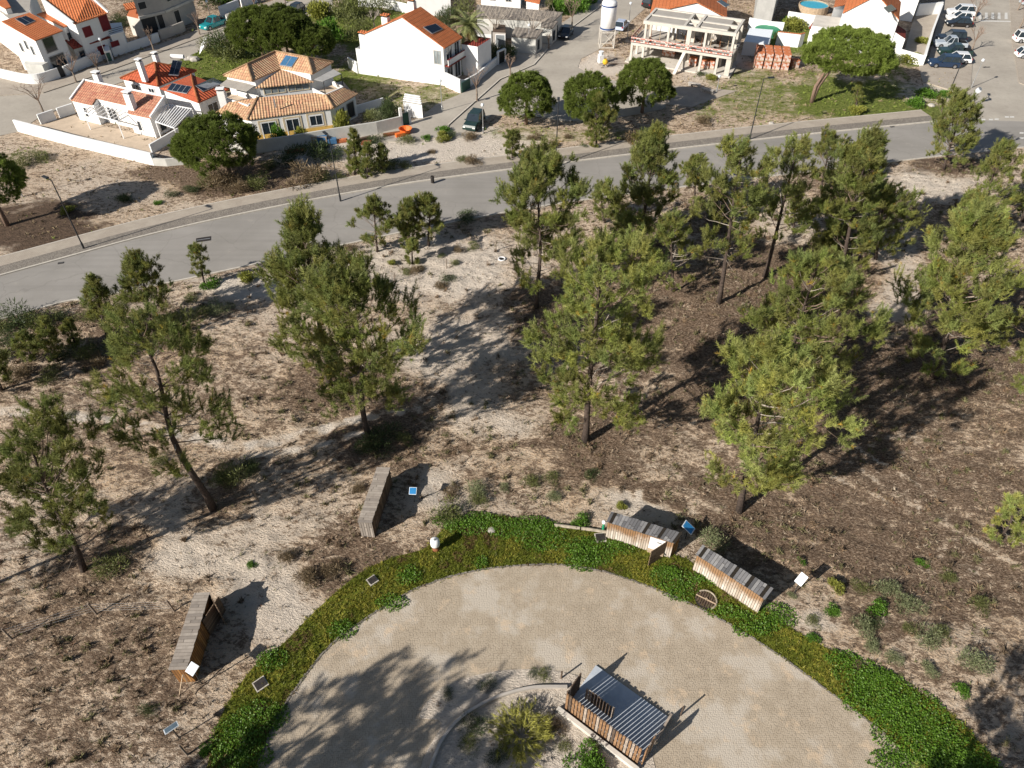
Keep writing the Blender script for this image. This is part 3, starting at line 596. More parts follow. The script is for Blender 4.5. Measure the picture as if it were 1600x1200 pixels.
# scattered litter: dry heath, twigs
def scatter_scrub():
    n = 230000; x = RNG.uniform(-48, 66, n); y = RNG.uniform(12, 94, n); nat = natural(x, y); c = ground_paint(x, y); dens = np.clip(.20+1.0*c[0], .03, 1)*np.clip(2.4*(fbm(x*.8, y*1.1, 77, 4)-.36), .02, 1.2)
    k = (nat > .3) & (RNG.random(n) < dens); x = x[k]; y = y[k]; n = len(x)
    w = np.clip(natural(x, y)/2.5, 0, 1); z = relief(x, y)*w-.02+.05*w; C = np.stack([x, y, z+.04], -1)
    D = RNG.normal(0, .45, (n, 3)); D[:, 2] = 1
    pal = np.array([[.21, .155, .105], [.30, .235, .17], [.14, .105, .07], [.13, .13, .06], [.40, .33, .25], [.17, .10, .065]]); cc = pal[RNG.choice(6, n, p=[.27, .2, .2, .16, .1, .07])]
    v, c = tufts(C, D, RNG.uniform(.10, .30, n)*1.0, cc, 7, .05, 1.3)
    k = RNG.random(n) < .045; k2 = k.sum(); pal2 = np.array([[.13, .12, .06], [.10, .075, .05], [.16, .15, .075], [.20, .14, .09]]); v2, c2 = tufts(np.repeat(C[k], 3, 0)+RNG.normal(0, .12, (k2*3, 3))*np.array([1, 1, .2]), np.repeat(D[k], 3, 0), RNG.uniform(.22, .46, k2*3), np.repeat(pal2[RNG.choice(4, k2)], 3, 0), 14, .05, 1.3); v = np.concatenate([v, v2]); c = np.concatenate([c, c2]); o = tri_obj('dry_heath', [v], [c], 'scrub'); setp(o, 'dry brown heath and pine litter scattered over the sandy ground', 'heath', kind='stuff')
def scatter_far():
    n = 26000; x = RNG.uniform(-75, 80, n); y = RNG.uniform(66, 150, n); c = ground_paint(x, y); d = np.interp(x, [p.x for p in rt], [p.y for p in rt])
    pv = np.zeros(n, bool)
    for L in (ST_A, ST_B, ST_C, PAV_A, PAV_B): pv |= inside(x, y, [(q.x, q.y) for q in P2(L)])
    pv |= inside(x, y, [(q.x, q.y) for q in P2([(1036, 133), (1152, 142), (1080, 168), (1018, 160), (1000, 148)])]) | (x > 66) | (y > 112) & (x > 56)
    k = (y > d+4.2) & ~pv & (RNG.random(n) < np.clip(.10+1.1*c[1]+.5*c[0], 0, 1)); x = x[k]; y = y[k]; g = c[1][k]; n = len(x); C = np.stack([x, y, np.full(n, .02)], -1); D = RNG.normal(0, .5, (n, 3)); D[:, 2] = 1
    a = np.array([[.16, .20, .045]]); b = np.array([[.27, .21, .13]]); q = (RNG.random((n, 1)) < g[:, None]+.12); cc = np.where(q, a, b)*RNG.uniform(.6, 1.4, (n, 1))
    v, c = tufts(C, D, RNG.uniform(.15, .4, n), cc, 7, .09, 1.2); o = tri_obj('rough_grass', [v], [c], 'scrub'); setp(o, 'rough grass and low weeds on the vacant plots beyond the road', 'grass', kind='stuff')
def verge():
    ring = [(p.x, p.y) for p in vo_w]+[(p.x, p.y) for p in vi_w[::-1]]; xs = [p[0] for p in ring]; ys = [p[1] for p in ring]; n = 130000
    x = RNG.uniform(min(xs), max(xs), n); y = RNG.uniform(max(8, min(ys)), max(ys), n); k = inside(x, y, ring) & (RNG.random(n) < .75); 
    k |= inside(x, y, ring) & (fbm(x*.9, y*.9, 41, 3) > .5)
    x = x[k]; y = y[k]; n = len(x); x = x+RNG.normal(0, .10, n); y = y+RNG.normal(0, .10, n); m = fbm(x*.7, y*.7, 55, 3)[:, None]; C = np.stack([x, y, np.full(n, .02)], -1); D = RNG.normal(0, .5, (n, 3)); D[:, 2] = 1
    a = np.array([[.150, .165, .022]]); b = np.array([[.26, .245, .04]]); d = np.array([[.16, .11, .045]]); cc = np.where(m > .55, b, a)*RNG.uniform(.6, 1.4, (n, 1)); cc = np.where(m < .33, d, cc)
    v, c = tufts(C, D, RNG.uniform(.10, .24, n), cc, 5, .06, 1.2); o = tri_obj('verge_grass', [v], [c], 'leaves'); setp(o, 'short yellow green grass on the curved verge round the paved circle', 'grass', kind='stuff')
WEEDS = [(425, 1032, 26, 20), (360, 1150, 32, 34), (400, 1130, 40, 36), (378, 1185, 50, 30), (432, 1120, 20, 22), (535, 985, 24, 16), (612, 942, 26, 14), (638, 900, 22, 16), (730, 822, 38, 16), (790, 826, 30, 18), (845, 838, 45, 26), (830, 822, 40, 16), (750, 812, 36, 12), (700, 815, 26, 12), (925, 862, 40, 24), (910, 880, 30, 14), (970, 856, 26, 12), (1050, 905, 38, 20), (1065, 925, 30, 16), (1100, 905, 24, 12),
  (1130, 955, 30, 12), (1175, 985, 34, 12), (1215, 962, 32, 20), (1200, 975, 24, 14), (1315, 1030, 30, 14), (1345, 1055, 46, 26), (1385, 1085, 50, 34), (1430, 1110, 48, 34), (1420, 1150, 60, 38), (1470, 1150, 50, 36), (1500, 1185, 50, 36), (1455, 1195, 60, 30), (1350, 1095, 40, 26), (1400, 1120, 40, 30), (752, 880, 12, 12), (1160, 965, 20, 10), (1040, 893, 22, 10), (905, 855, 30, 14), (1370, 1065, 40, 20), (1530, 1215, 50, 40), (1395, 1190, 40, 20)]
def weeds():
    V_ = []; C_ = []
    for i, (px, py, rx, ry) in enumerate(WEEDS):
        a = G(px, py); ex = (G(px+rx, py)-a).length; ey = (G(px, py-ry)-a).length; ex *= .98; ey *= .98; n = int(430*ex*ey)+60; rng = np.random.default_rng(i); q = rng.normal(size=(n, 2)); q = q/np.linalg.norm(q, axis=1, keepdims=True)*rng.random((n, 1))**.62
        x = a.x+q[:, 0]*ex*(1+.25*(fbm(q[:, 1]*3+i, q[:, 0]*3, i)-.5)); y = a.y+q[:, 1]*ey; hh = (.05+.32*fbm(x*1.3, y*1.3, 3, 2))*np.sqrt(np.clip(1.05-(q**2).sum(1), 0, 1))
        for lay in range(2):
            z = hh*rng.uniform(.45, 1, n); d = unit(np.stack([rng.normal(0, .8, n), rng.normal(0, .8, n), rng.uniform(.1, .9, n)], -1)); s = unit(np.cross(d, np.array([[0, 0, 1.]])+rng.normal(0, .5, (n, 3)))); L = rng.uniform(.035, .11, (n, 1)); C = np.stack([x+rng.normal(0, .05, n), y+rng.normal(0, .05, n), z+.02], -1)
            p = np.stack([C-d*L*.3, C+s*L*.5+d*L*.3, C+d*L, C-s*L*.5+d*L*.3], 1); V_.append(p.reshape(-1, 3)); cc = np.array([[.105, .205, .020]])*rng.uniform(.6, 1.35, (n, 1)); cc = np.where(rng.random((n, 1)) < .06, np.array([[.2, .3, .08]]), cc); C_.append(np.repeat(cc, 4, 0))
    v = np.concatenate(V_); c = np.concatenate(C_); o = fast('leafy_weeds', v, np.arange(len(v)).reshape(-1, 4), 4, 'leaves', col=c); setp(o, 'bright green leafy weeds growing in clumps on the curved verge', 'weeds', kind='stuff')
# ---------------------------------------------------------------- buildings
def centroid(p): return sum((Vector(q) for q in p), Vector((0, 0, 0)))/len(p)
def inset(pts, d):
    c = centroid(pts); o = []
    for p in pts:
        v = Vector((c.x-p.x, c.y-p.y, 0)); o.append(p+v.normalized()*min(d, v.length*.5) if v.length > .1 else p)
    return o
def walls(t, ring, mat='white_wall', zb=-.1, drop=.06, name='wall', flat=None):
    """solid up to a ring of 3D eave points"""
    m = MB(); top = [p-Vector((0, 0, drop)) for p in ring]; n = len(top)
    a = sum(top[i].x*top[(i+1) % n].y-top[(i+1) % n].x*top[i].y for i in range(n))
    if a < 0: top = top[::-1]
    for i in range(n):
        j = (i+1) % n; m.face([up(top[i], zb), up(top[j], zb), top[j], top[i]], mat)
    if flat: m.face([p-Vector((0, 0, .02)) for p in top], flat)
    return m.build(name, t)
def roof(t, faces, mat, th=.14, name='roof', ridge=None, rmat=None):
    m = MB()
    for f in faces: m.slab(f, th, mat, eaveuv(f))
    if ridge:
        for a, b in ridge: m.tube([a+Vector((0, 0, .02)), b+Vector((0, 0, .02))], .13, rmat or mat, 6)
    return m.build(name, t)
def eaveuv(p):
    n = Vector((0, 0, 0))
    for i in range(len(p)): n += p[i].cross(p[(i+1) % len(p)])
    if n.z < 0: p = p[::-1]
    return facuv([Vector(q) for q in p])
def onwall(a, b, u, z): return Vector((a.x+(b.x-a.x)*u, a.y+(b.y-a.y)*u, z))
def window(t, a, b, u, z, w, h, frame='white_paint', pane='glass', name='window', out=.05, label=None, bars=1, fr=.1):
    """on the wall line a-b (outward side faces the camera), centre at fraction u"""
    c = onwall(a, b, u, z); d = Vector((b.x-a.x, b.y-a.y, 0)).normalized(); nrm = Vector((d.y, -d.x, 0))
    if nrm.dot(Vector((0, 0, 0))-c) < 0: nrm = -nrm
    rz = math.atan2(d.y, d.x); m = MB()
    for s in (-1, 1): m.box(c+d*s*(w/2+fr/2)+nrm*out/2, (fr, out+.04, h+2*fr), rz, frame)
    for s in (-1, 1): m.box(c+Vector((0, 0, s*(h/2+fr/2)))+nrm*out/2, (w-.01, out+.03, fr), rz, frame)
    for k in range(1, bars+1): m.box(c+d*w*(k/(bars+1)-.5)+nrm*(out/2+.01), (.06, out+.02, h-.01), rz, frame)
    f = m.build(name, t); g = MB(); g.box(c+nrm*.012, (w, .03, h), rz, pane); sub(f, g, 'pane')
    if label: f['label'] = label
    return f
def chimney(t, px, py, z0, z1, w=.7, d=.5, rz=-.4, cap='white_paint', mat='white_wall'):
    p = G(px, py, z0); m = MB(); m.box((p.x, p.y, (z0+z1)/2-.2), (w, d, z1-z0+.4), rz, mat); m.box((p.x, p.y, z1+.16), (w*.8, d*.8, .18), rz, 'dark_metal'); m.box((p.x, p.y, z1+.30), (w*1.15, d*1.2, .1), rz, cap); return m.build('chimney', t)
def solar(t, pts, n=2, frame='galvanised', glass='panel_dark', lift=.12):
    """panel array on 4 roof points (a b along the eave, c d above)"""
    a, b, c, d = [p+Vector((0, 0, lift)) for p in pts]; m = MB(); m.slab([a, b, c, d], .07, frame); f = m.build('solar_panel', t); g = MB(); L = Vector((0, 0, .02))
    for k in range(n):
        q = lambda u, v: (a*(1-u)+b*u)*(1-v)+(d*(1-u)+c*u)*v+L
        u0, u1 = (k+.05)/n, (k+.95)/n; g.slab([q(u0, .04), q(u1, .04), q(u1, .96), q(u0, .96)], .015, glass)
    sub(f, g, 'panel_glass'); return f
def wallrun(name, label, pts, h, th=.2, mat='white_wall', cap=None, z0=-.1, cat='garden wall', group=None, smoothn=0):
    p = [G(*q) for q in pts]; 
    if smoothn: p = smooth(p, smoothn)
    hs = h if isinstance(h, (list, tuple)) else [h]*len(p); m = MB()
    L = offs([q.to_2d() for q in p], th/2); R_ = offs([q.to_2d() for q in p], -th/2)
    for i in range(len(p)-1):
        b = [Vector((q.x, q.y, z0)) for q in (L[i], L[i+1], R_[i+1], R_[i])]; hh = (hs[i], hs[i+1], hs[i+1], hs[i]); m.prism(b, [Vector((q.x, q.y, k)) for q, k in zip(b, hh)], mat)
    if not cap:
        return setp(m.build(name), label, cat, group)
    t = thing(name, p[0], label, cat, group); m.build('wall', t); c = MB(); L = offs([q.to_2d() for q in p], th/2+.04); R_ = offs([q.to_2d() for q in p], -th/2-.04)
    for i in range(len(p)-1):
        k = hs[i]; k2 = hs[i+1]; b = [Vector((L[i].x, L[i].y, k)), Vector((L[i+1].x, L[i+1].y, k2)), Vector((R_[i+1].x, R_[i+1].y, k2)), Vector((R_[i].x, R_[i].y, k))]; c.prism(b, [q+Vector((0, 0, .07)) for q in b], cap)
    c.build('coping', t); return t
def houses():
    # long low house with the mixed tile roof
    a = V(110, 156, 2.7); b = V(235, 184, 2.7); c = V(257.5, 151, 4.1); d = V(132.5, 125, 4.1)
    t = thing('long_house', up(centroid([a, b, c, d]), 0), 'long low white house with a speckled tile roof and two chimneys behind a white wall', 'house')
    q = lambda x, y: VP(x, y, a, b, c)
    r = [a, q(143, 163.5), q(150, 153), q(203, 165), q(200, 176.5), b, c, d]
    roof(t, [[r[0], r[1], r[2], d], [r[2], r[3], c, d], [r[3], r[4], b, c]], 'tile_mixed', ridge=[(d, c)], rmat='white_wall')
    W_ = inset([r[0], r[1], r[2], r[3], r[4], r[5], c, d], .22); walls(t, W_)
    m = MB(); m.beam(b+Vector((0, 0, .05)), c+Vector((0, 0, .05)), .22, .3, 'white_wall'); m.beam(a+Vector((0, 0, .05)), d+Vector((0, 0, .05)), .22, .3, 'white_wall'); m.build('gable_coping', t)
    rz = math.atan2((b-a).y, (b-a).x); chimney(t, 159, 138, 3.1, 5.0, .9, .65, rz); chimney(t, 209, 173, 2.7, 4.9, 1.0, .7, rz)
    window(t, W_[2], W_[3], .35, 1.3, 1.4, 1.7, bars=1); window(t, W_[0], W_[1], .5, 1.4, .5, 1.2, bars=0); window(t, W_[4], W_[5], .4, 1.2, .5, 1.2, bars=0); window(t, W_[5], W_[6], .5, 1.2, .9, 1.6, bars=0, frame='grey_wall')
    # white pergola in front
    t = thing('pergola', G(168, 208), 'white steel pergola frame on the terrace of the long low house', 'pergola'); m = MB(); P = [G(142, 203), G(194, 217), G(213, 206), G(160, 188)]; z = 2.35
    for p in P: m.beam(up(p, 0), up(p, z), .1, .1, 'white_paint')
    m.build('post', t); m = MB()
    for i in range(4): m.beam(up(P[i], z), up(P[(i+1) % 4], z), .08, .14, 'white_paint')
    for k in range(1, 8): m.beam(up(P[0].lerp(P[1], k/8), z+.08), up(P[3].lerp(P[2], k/8), z+.08), .05, .1, 'white_paint')
    m.build('beam', t)
    t = thing('pergola', G(275, 190), 'white slatted canopy over the courtyard right of the long low house', 'pergola'); m = MB(); P = [V(243, 190, 2.6), V(262, 163, 2.9), V(300, 170, 2.9), V(272, 200, 2.6)]
    for i in range(4): m.beam(P[i], P[(i+1) % 4], .1, .12, 'white_paint')
    for k in range(1, 9): m.beam(P[0].lerp(P[3], k/9), P[1].lerp(P[2], k/9), .12, .06, 'white_paint')
    for p in P: m.beam(up(p, 0), p, .1, .1, 'white_paint')
    m.build('slat_roof', t)
    setp(strip_mesh('terrace', P2([(66, 196), (118, 180), (128, 188), (247, 218), (268, 206), (280, 208), (244, 244), (195, 239)]), .05, 'terrace'), kind='structure')
    wallrun('garden_wall', 'long white garden wall below the terrace of the long low house', [(29, 205), (120, 229), (242, 258)], 1.55, .25)
    wallrun('garden_wall', 'short white wall at the corner of the terrace with the open gateway', [(64, 194), (88, 186)], 1.3, .25)
    wallrun('garden_wall', 'short white wall between the gateway and the long low house', [(94, 184), (118, 176)], 1.3, .25)
    wallrun('garden_wall', 'white wall stepping round the pool corner left of the round pine', [(242, 258), (262, 259), (292, 256), (300, 240)], .9, .25, 'old_wall')
    wallrun('garden_wall', 'inner white wall between the pool and the courtyard', [(238, 240), (262, 226), (282, 214)], 1.2, .2)
    w = strip_mesh('swimming_pool', P2([(199, 238), (206, 232), (240, 243), (238, 250)]), .10, 'water', None); setp(w, 'narrow pale blue pool inside the long white garden wall', 'pool')
    # red pyramid roofs
    ze = 3.2; L, Fr, Rr = V(187.5, 122, ze), V(247, 134, ze), V(307, 110, ze); ap = V(241.5, 97.5, 4.9); Bk = L+Rr-Fr
    t = thing('red_roofed_house', up(centroid([L, Fr, Rr, Bk]), 0), 'white house with two low red pyramid roofs carrying solar panels', 'house'); Bk.z = ze
    roof(t, [[L, Fr, ap], [Fr, Rr, ap], [Rr, Bk, ap], [Bk, L, ap]], 'tile_red', ridge=[(Fr, ap), (Rr, ap), (L, ap)], rmat='tile_orange'); walls(t, inset([L, Fr, Rr, Bk], .35))
    l2, b2, r2, f2 = V(250, 138, 3.3), V(299, 116.5, 3.3), V(357.5, 139, 3.3), V(310, 160, 3.3); a2 = V(302.5, 134.5, 4.25)
    roof(t, [[l2, f2, a2], [f2, r2, a2], [r2, b2, a2], [b2, l2, a2]], 'tile_red', ridge=[(f2, a2), (b2, a2)], rmat='tile_orange'); W2 = inset([l2, f2, r2, b2], .45); walls(t, W2)
    window(t, W2[1], W2[2], .42, 1.35, 1.5, 1.9, bars=1); window(t, W2[1], W2[2], .8, 1.5, .7, 1.0, bars=0)
    cw = inset([L, Fr, Rr, Bk], .35); window(t, cw[0], cw[1], .3, 2.2, 1.3, .7); window(t, cw[0], cw[1], .75, 2.2, .9, .5)
    pl = lambda x, y, A, B, C, l=0: VP(x, y, A, B, C)+Vector((0, 0, l))
    solar(t, [pl(261, 142, l2, f2, a2), pl(292, 147.5, l2, f2, a2), pl(300, 136.5, l2, f2, a2), pl(269, 131, l2, f2, a2)], 4)
    solar(t, [pl(318, 144, f2, r2, a2), pl(349, 131, f2, r2, a2), pl(334, 122.5, r2, b2, a2), pl(305.5, 135, f2, r2, a2)], 4)
    solar(t, [pl(265, 121.5, Fr, Rr, ap), pl(280, 122.5, Fr, Rr, ap), pl(288, 105.5, Fr, Rr, ap, .5), pl(273, 104, Fr, Rr, ap, .5)], 2, lift=.4)
    m = MB(); p = pl(281, 101, Fr, Rr, ap, 1.1); m.tube([p+Vector((-.9, .1, 0)), p+Vector((.9, -.1, 0))], .28, 'white_paint', 10); m.build('water_tank', t)
    chimney(t, 226, 122, 3.9, 6.1, .7, .6, rz); chimney(t, 245.5, 97, 4.8, 5.8, .6, .6, rz)
    # villa with the buff tiles
    e0, e1, h0, h1 = V(386, 186.5, 2.95), V(521, 168.5, 2.95), V(492, 145, 4.1), V(402, 152.5, 4.1)
    rr, rh = V(559.5, 146, 2.95), V(537, 137, 3.9); lr, lh = V(336, 176, 2.95), V(357, 160, 3.7)
    t = thing('hipped_villa', up(centroid([e0, e1, h0, h1]), 0), 'two storey villa with buff tiled hip roofs and yellow framed windows', 'house')
    mid = V(509, 148, 4.0)
    roof(t, [[e0, e1, mid, h0, h1], [e1, rr, rh, mid], [lr, e0, h1, lh]], 'tile_buff', name='lower_roof', ridge=[(e1, mid), (e0, h1)])
    W3 = inset([e0, e1, rr], .0); cA = centroid([e0, e1, h0, h1]); w0_, w1_, w2_, wl = [p+(Vector((cA.x-p.x, cA.y-p.y, 0)).normalized()*.45) for p in (e0, e1, rr, lr)]
    bk1 = V(545, 128, 2.9); bk0 = V(352, 150, 2.9); walls(t, [w0_, w1_, w2_, up(w2_, 2.9)+Vector((-2.5, 5, 0)), up(wl, 2.9)+Vector((3, 4, 0)), wl], drop=.16)
    m = MB(); dn = (w1_-w0_).normalized(); nr = Vector((dn.y, -dn.x, 0)); m.beam(up(w0_, .35)+nr*.02, up(w1_, .35)+nr*.02, .05, .7, 'yellow_trim'); m.build('plinth', t)
    for u, w, h, z, b_ in ((.20, 1.7, 2.1, 1.1, 1), (.50, 1.5, 2.1, 1.1, 1), (.80, 1.5, 1.2, 1.6, 1)): window(t, w0_, w1_, u, z, w, h, frame='white_paint', bars=b_, fr=.12)
    mm = MB()
    for u, w, h, z in ((.20, 2.3, 2.4, 1.2), (.50, 2.1, 2.4, 1.2), (.80, 2.1, 1.8, 1.6)):
        c = onwall(w0_, w1_, u, z)+nr*.02; rz3 = math.atan2(dn.y, dn.x)
        for s in (-1, 1): mm.box(c+dn*s*(w/2), (.22, .05, h+.2), rz3, 'buff_trim')
        mm.box(c+Vector((0, 0, h/2)), (w, .045, .2), rz3, 'buff_trim'); mm.box(c-Vector((0, 0, h/2)), (w, .045, .2), rz3, 'buff_trim')
    mm.build('window_surround', t)
    window(t, w1_, w2_, .35, 1.1, 1.4, 2.0, pane='dark_metal', bars=0, frame='grey_wall'); window(t, w1_, w2_, .75, 1.3, 1.3, 1.9, pane='dark_metal', bars=0, frame='grey_wall')
    zu = 5.6; zr = 6.75; L_, FL, C_, FR, R_ = V(348.5, 117.5, zu), V(394, 126, zu), V(438, 107, zu), V(488.5, 115, zu), V(521, 96.5, zu); RA, RB, RC = V(386, 100, zr), V(430, 80, zr), V(481, 89.5, zr)
    B1 = RB+(RB-C_); B1.z = zu
    roof(t, [[L_, FL, RA], [FL, C_, RB, RA], [C_, FR, RC, RB], [FR, R_, RC], [R_, B1, RB, RC], [B1, L_, RA, RB]], 'tile_buff', name='upper_roof', ridge=[(RA, RB), (RB, RC), (RA, FL), (RC, FR), (RA, L_), (RC, R_)])
    U = inset([L_, FL, C_, FR, R_, B1], .4); walls(t, U, zb=2.8, drop=.1, name='upper_wall')
    g0, g1, g2 = V(399, 137, 4.9), V(490, 127.5, 4.9), V(439, 107.5, 5.5); roof(t, [[g0, g1, g2]], 'tile_buff', .12, 'porch_roof')
    x0, x1 = up(g0, 4.75)+Vector((.4, .35, 0)), up(g1, 4.75)+Vector((-.35, .45, 0)); m = MB(); m.prism([up(x0, 3.2), up(x1, 3.2), up(U[2], 3.2)], [x0, x1, up(U[2], 4.75)], 'white_wall'); m.build('dormer_wall', t)
    window(t, x0, x1, .27, 4.25, 2.6, .75, frame='buff_trim', pane='pane_pale', bars=2); window(t, x0, x1, .73, 4.25, 2.6, .75, frame='buff_trim', pane='pane_pale', bars=2)
    solar(t, [VP(437, 103, C_, FR, RC), VP(456, 106, C_, FR, RC), VP(466, 91, C_, FR, RC), VP(447, 87.5, C_, FR, RC)], 2, glass='panel_blue')
    aw = [V(343, 133, 4.9), V(386, 142.5, 4.7), V(398, 134, 4.9), V(358, 121, 5.1)]; m = MB(); m.slab(aw, .08, 'screed')
    for p in aw[:2]: m.beam(up(p, 3.2), p, .09, .09, 'dark_metal')
    m.build('awning', t); m = MB(); tp = [V(346, 152, 3.6), V(388, 166, 3.6), V(402, 153, 3.6), V(362, 140, 3.6)]
    for i in range(3): m.beam(tp[i]-Vector((0, 0, .3)), tp[(i+1) % 4]-Vector((0, 0, .3)), .15, .9, 'white_wall')
    m.slab([p-Vector((0, 0, .5)) for p in tp], .2, 'terrace'); m.build('balcony', t); m = MB()
    tp2 = [V(489, 139, 3.9), V(508, 148.5, 3.9), V(536, 136.5, 3.9), V(518, 126, 3.9)]
    for i in range(3): m.beam(tp2[i]-Vector((0, 0, .3)), tp2[i+1]-Vector((0, 0, .3)), .15, .8, 'white_wall')
    m.slab([p-Vector((0, 0, .5)) for p in tp2], .2, 'terrace'); m.build('balcony', t)
    aw = [V(491, 124, 5.2), V(505, 127, 5.0), V(533, 115, 5.0), V(521, 108, 5.2)]; m = MB(); m.slab(aw, .07, 'grey_wall')
    for p in aw[1:3]: m.beam(up(p, 3.2), p, .09, .09, 'dark_metal')
    m.build('awning', t); chimney(t, 351, 166, 3.0, 5.0, .9, .7, .1)
    p = V(431, 168, 3.6); m = MB(); m.tube([p, p+Vector((0, 0, 1.1))], .09, 'galvanised', 8); m.build('flue_pipe', t)
    wallrun('garden_wall', 'grey white rendered wall in front of the villa with yellow framed windows', [(360, 236), (392, 240), (450, 232), (520, 220), (590, 209), (628, 200)], 1.6, .22, 'old_wall', z0=-.2)
    wallrun('garden_wall', 'white wall between the villa and the dry grass plot', [(556, 178), (600, 165)], 1.1, .2)
    m_t = thing('gate_pier', G(640, 196), 'white gateway with a green door beside the orange waste bin', 'gate'); m = MB(); m.box(G(628, 199)+Vector((0, 0, 1.3)), (.35, .35, 2.6), .4, 'white_wall'); m.box(G(641, 194)+Vector((0, 0, 1)), (.3, .3, 2), .4, 'white_wall'); m.build('pier', m_t); m = MB(); m.beam(G(629, 198)+Vector((0, 0, .9)), G(640, 194.5)+Vector((0, 0, .9)), .06, 1.6, 'green_paint'); m.build('door', m_t)
    t = thing('carport', G(650, 180), 'small white flat roofed shelter at the gate of the villa', 'shelter'); P = [G(632, 181), G(661, 186), G(658, 172), G(635, 168)]; m = MB(); m.prism([up(p, 0) for p in P], [up(p, 1.9) for p in P], 'white_wall', 'screed'); m.build('wall', t); m = MB()
    for k in range(4): m.beam(up(P[0].lerp(P[3], (k+.5)/4), 2.0), up(P[1].lerp(P[2], (k+.5)/4), 2.0), .25, .12, 'white_paint')
    m.build('roof_beam', t)
    # big white gable house
    bl, br = G(561, 115), G(696, 134); zl = HT(579, 118, 52); zr_ = HT(696, 134, 72); za = HT(640, 126.5, 26); apx = onwall(bl, br, .575, za)
    ER = V(719, 56, zr_); 
    dpt = Vector((ER.x-br.x, ER.y-br.y, 0)); a0 = up(onwall(bl, br, .13, 0), zl); a1 = up(br, zr_)
    t = thing('gabled_house', up((bl+br)/2+dpt*.5, 0), 'tall white house with a blank gable wall and a bright orange red roof', 'house')
    walls(t, [up(bl, zl*.62), up(bl.lerp(br, .125), zl*.62), a0, apx, a1, a1+dpt, apx+dpt, a0+dpt, up(bl, zl*.62)+dpt])
    o = -dpt.normalized()*.12; sl = (a1-apx).normalized()*.35; s2 = (a0-apx).normalized()*.1
    roof(t, [[apx+o, a1+o+sl, a1+dpt*1.02+sl, apx+dpt*1.02], [a0+o+s2, apx+o, apx+dpt*1.02, a0+dpt*1.02+s2]], 'tile_orange')
    R2 = [apx+o, a1+o+sl, a1+dpt*1.02+sl, apx+dpt*1.02]
    solar(t, [VP(675, 54, *R2[:3]), VP(692, 46.5, *R2[:3]), VP(681, 38, *R2[:3]), VP(661, 43.5, *R2[:3])], 1)
    for px, py, z0, z1 in ((571, 82, 2.8, 5.4), (606, 60, 5.3, 8.2), (645, 22, 7.9, 9.6)): chimney(t, px, py if z0 < 3 else G(px, py).x and py, z0, z1, 1.0, .8, -.45, cap='tile_orange')
    window(t, onwall(bl, br, 0, 0), br, .93, 3.9, .9, 1.7, bars=1, frame='grey_wall', pane='pane_pale')
    wr0, wr1 = br, br+dpt; m = MB(); m.beam(up(wr0, 2.75)+Vector((.3, 0, 0)), up(wr1, 2.75)+Vector((.3, 0, 0)), 1.0, .14, 'tile_dark'); m.beam(up(wr0, 3.2)+Vector((.6, -.1, 0)), up(wr1, 3.2)+Vector((.6, -.1, 0)), .1, .8, 'white_wall'); m.beam(up(wr0, 3.65)+Vector((.6, -.1, 0)), up(wr1, 3.65)+Vector((.6, -.1, 0)), .16, .08, 'red_trim'); m.build('balcony', t)
    window(t, wr0, wr1, .3, 4.2, 1.4, 1.7, bars=1); window(t, wr0, wr1, .3, 1.2, 1.4, 2.0, bars=1); window(t, wr0, wr1, .75, 1.2, 1.4, 2.0, bars=1); window(t, wr0, wr1, .75, 4.2, 1.2, 1.7, bars=1)
    pw = MB(); q0 = wr1+Vector((.1, 0, 0)); q1 = q0+Vector((2.4, -1.1, 0)); q2 = q1+dpt.normalized()*4; q3 = q0+dpt.normalized()*4; pw.prism([up(x, 0) for x in (q0, q1, q2, q3)], [up(x, z) for x, z in zip((q0, q1, q2, q3), (4.4, 4.4, 4.4, 4.4))], 'white_wall', 'tile_dark'); pw.build('rear_wing', t)
    wallrun('garden_wall', 'white wall running left from the tall gable house', [(546, 106), (560, 114.5)], 1.6, .25)
    wallrun('garden_wall', 'white front wall under the tall gable house with a green gate', [(697, 135), (720, 145), (727, 141), (745, 129), (776, 102)], [2.0, 1.9, 1.5, 1.3, 1.3], .25)
    t = thing('gate_pier', G(783, 97), 'white arched gate frame at the end of the garden of the tall gable house', 'gate'); m = MB()
    for p in (G(778, 102), G(789, 97)): m.box(p+Vector((0, 0, 1)), (.3, .3, 2), .4, 'white_wall')
    m.beam(G(778, 102)+Vector((0, 0, 2)), G(789, 97)+Vector((0, 0, 2)), .3, .2, 'white_wall'); m.build('frame', t); m = MB(); m.beam(G(779, 101.6)+Vector((0, 0, .9)), G(788, 97.4)+Vector((0, 0, .9)), .05, 1.7, 'dark_metal'); m.build('gate_leaf', t)
    t = thing('green_gate', G(724, 142), 'green metal gate in the white wall below the tall gable house', 'gate'); m = MB(); m.beam(G(722, 146.5)+Vector((0, 0, .8)), G(735, 138.5)+Vector((0, 0, .8)), .06, 1.4, 'green_paint'); m.build('gate_leaf', t)
def simple_house(name, label, roofs, mat, wmat='white_wall', ins=.3, rings=None, zb=-.1, cat='house', wins=(), loc=None, flat=None):
    pts = [p for f in roofs for p in f]; t = thing(name, up(centroid(pts), 0) if loc is None else loc, label, cat)
    roof(t, roofs, mat)
    for r in rings or [inset(f, ins) for f in roofs]: walls(t, r, wmat, zb, .1, flat=flat)
    for a, b, u, z, w, h, fr, pn in wins: window(t, a, b, u, z, w, h, frame=fr, pane=pn, bars=0)
    return t
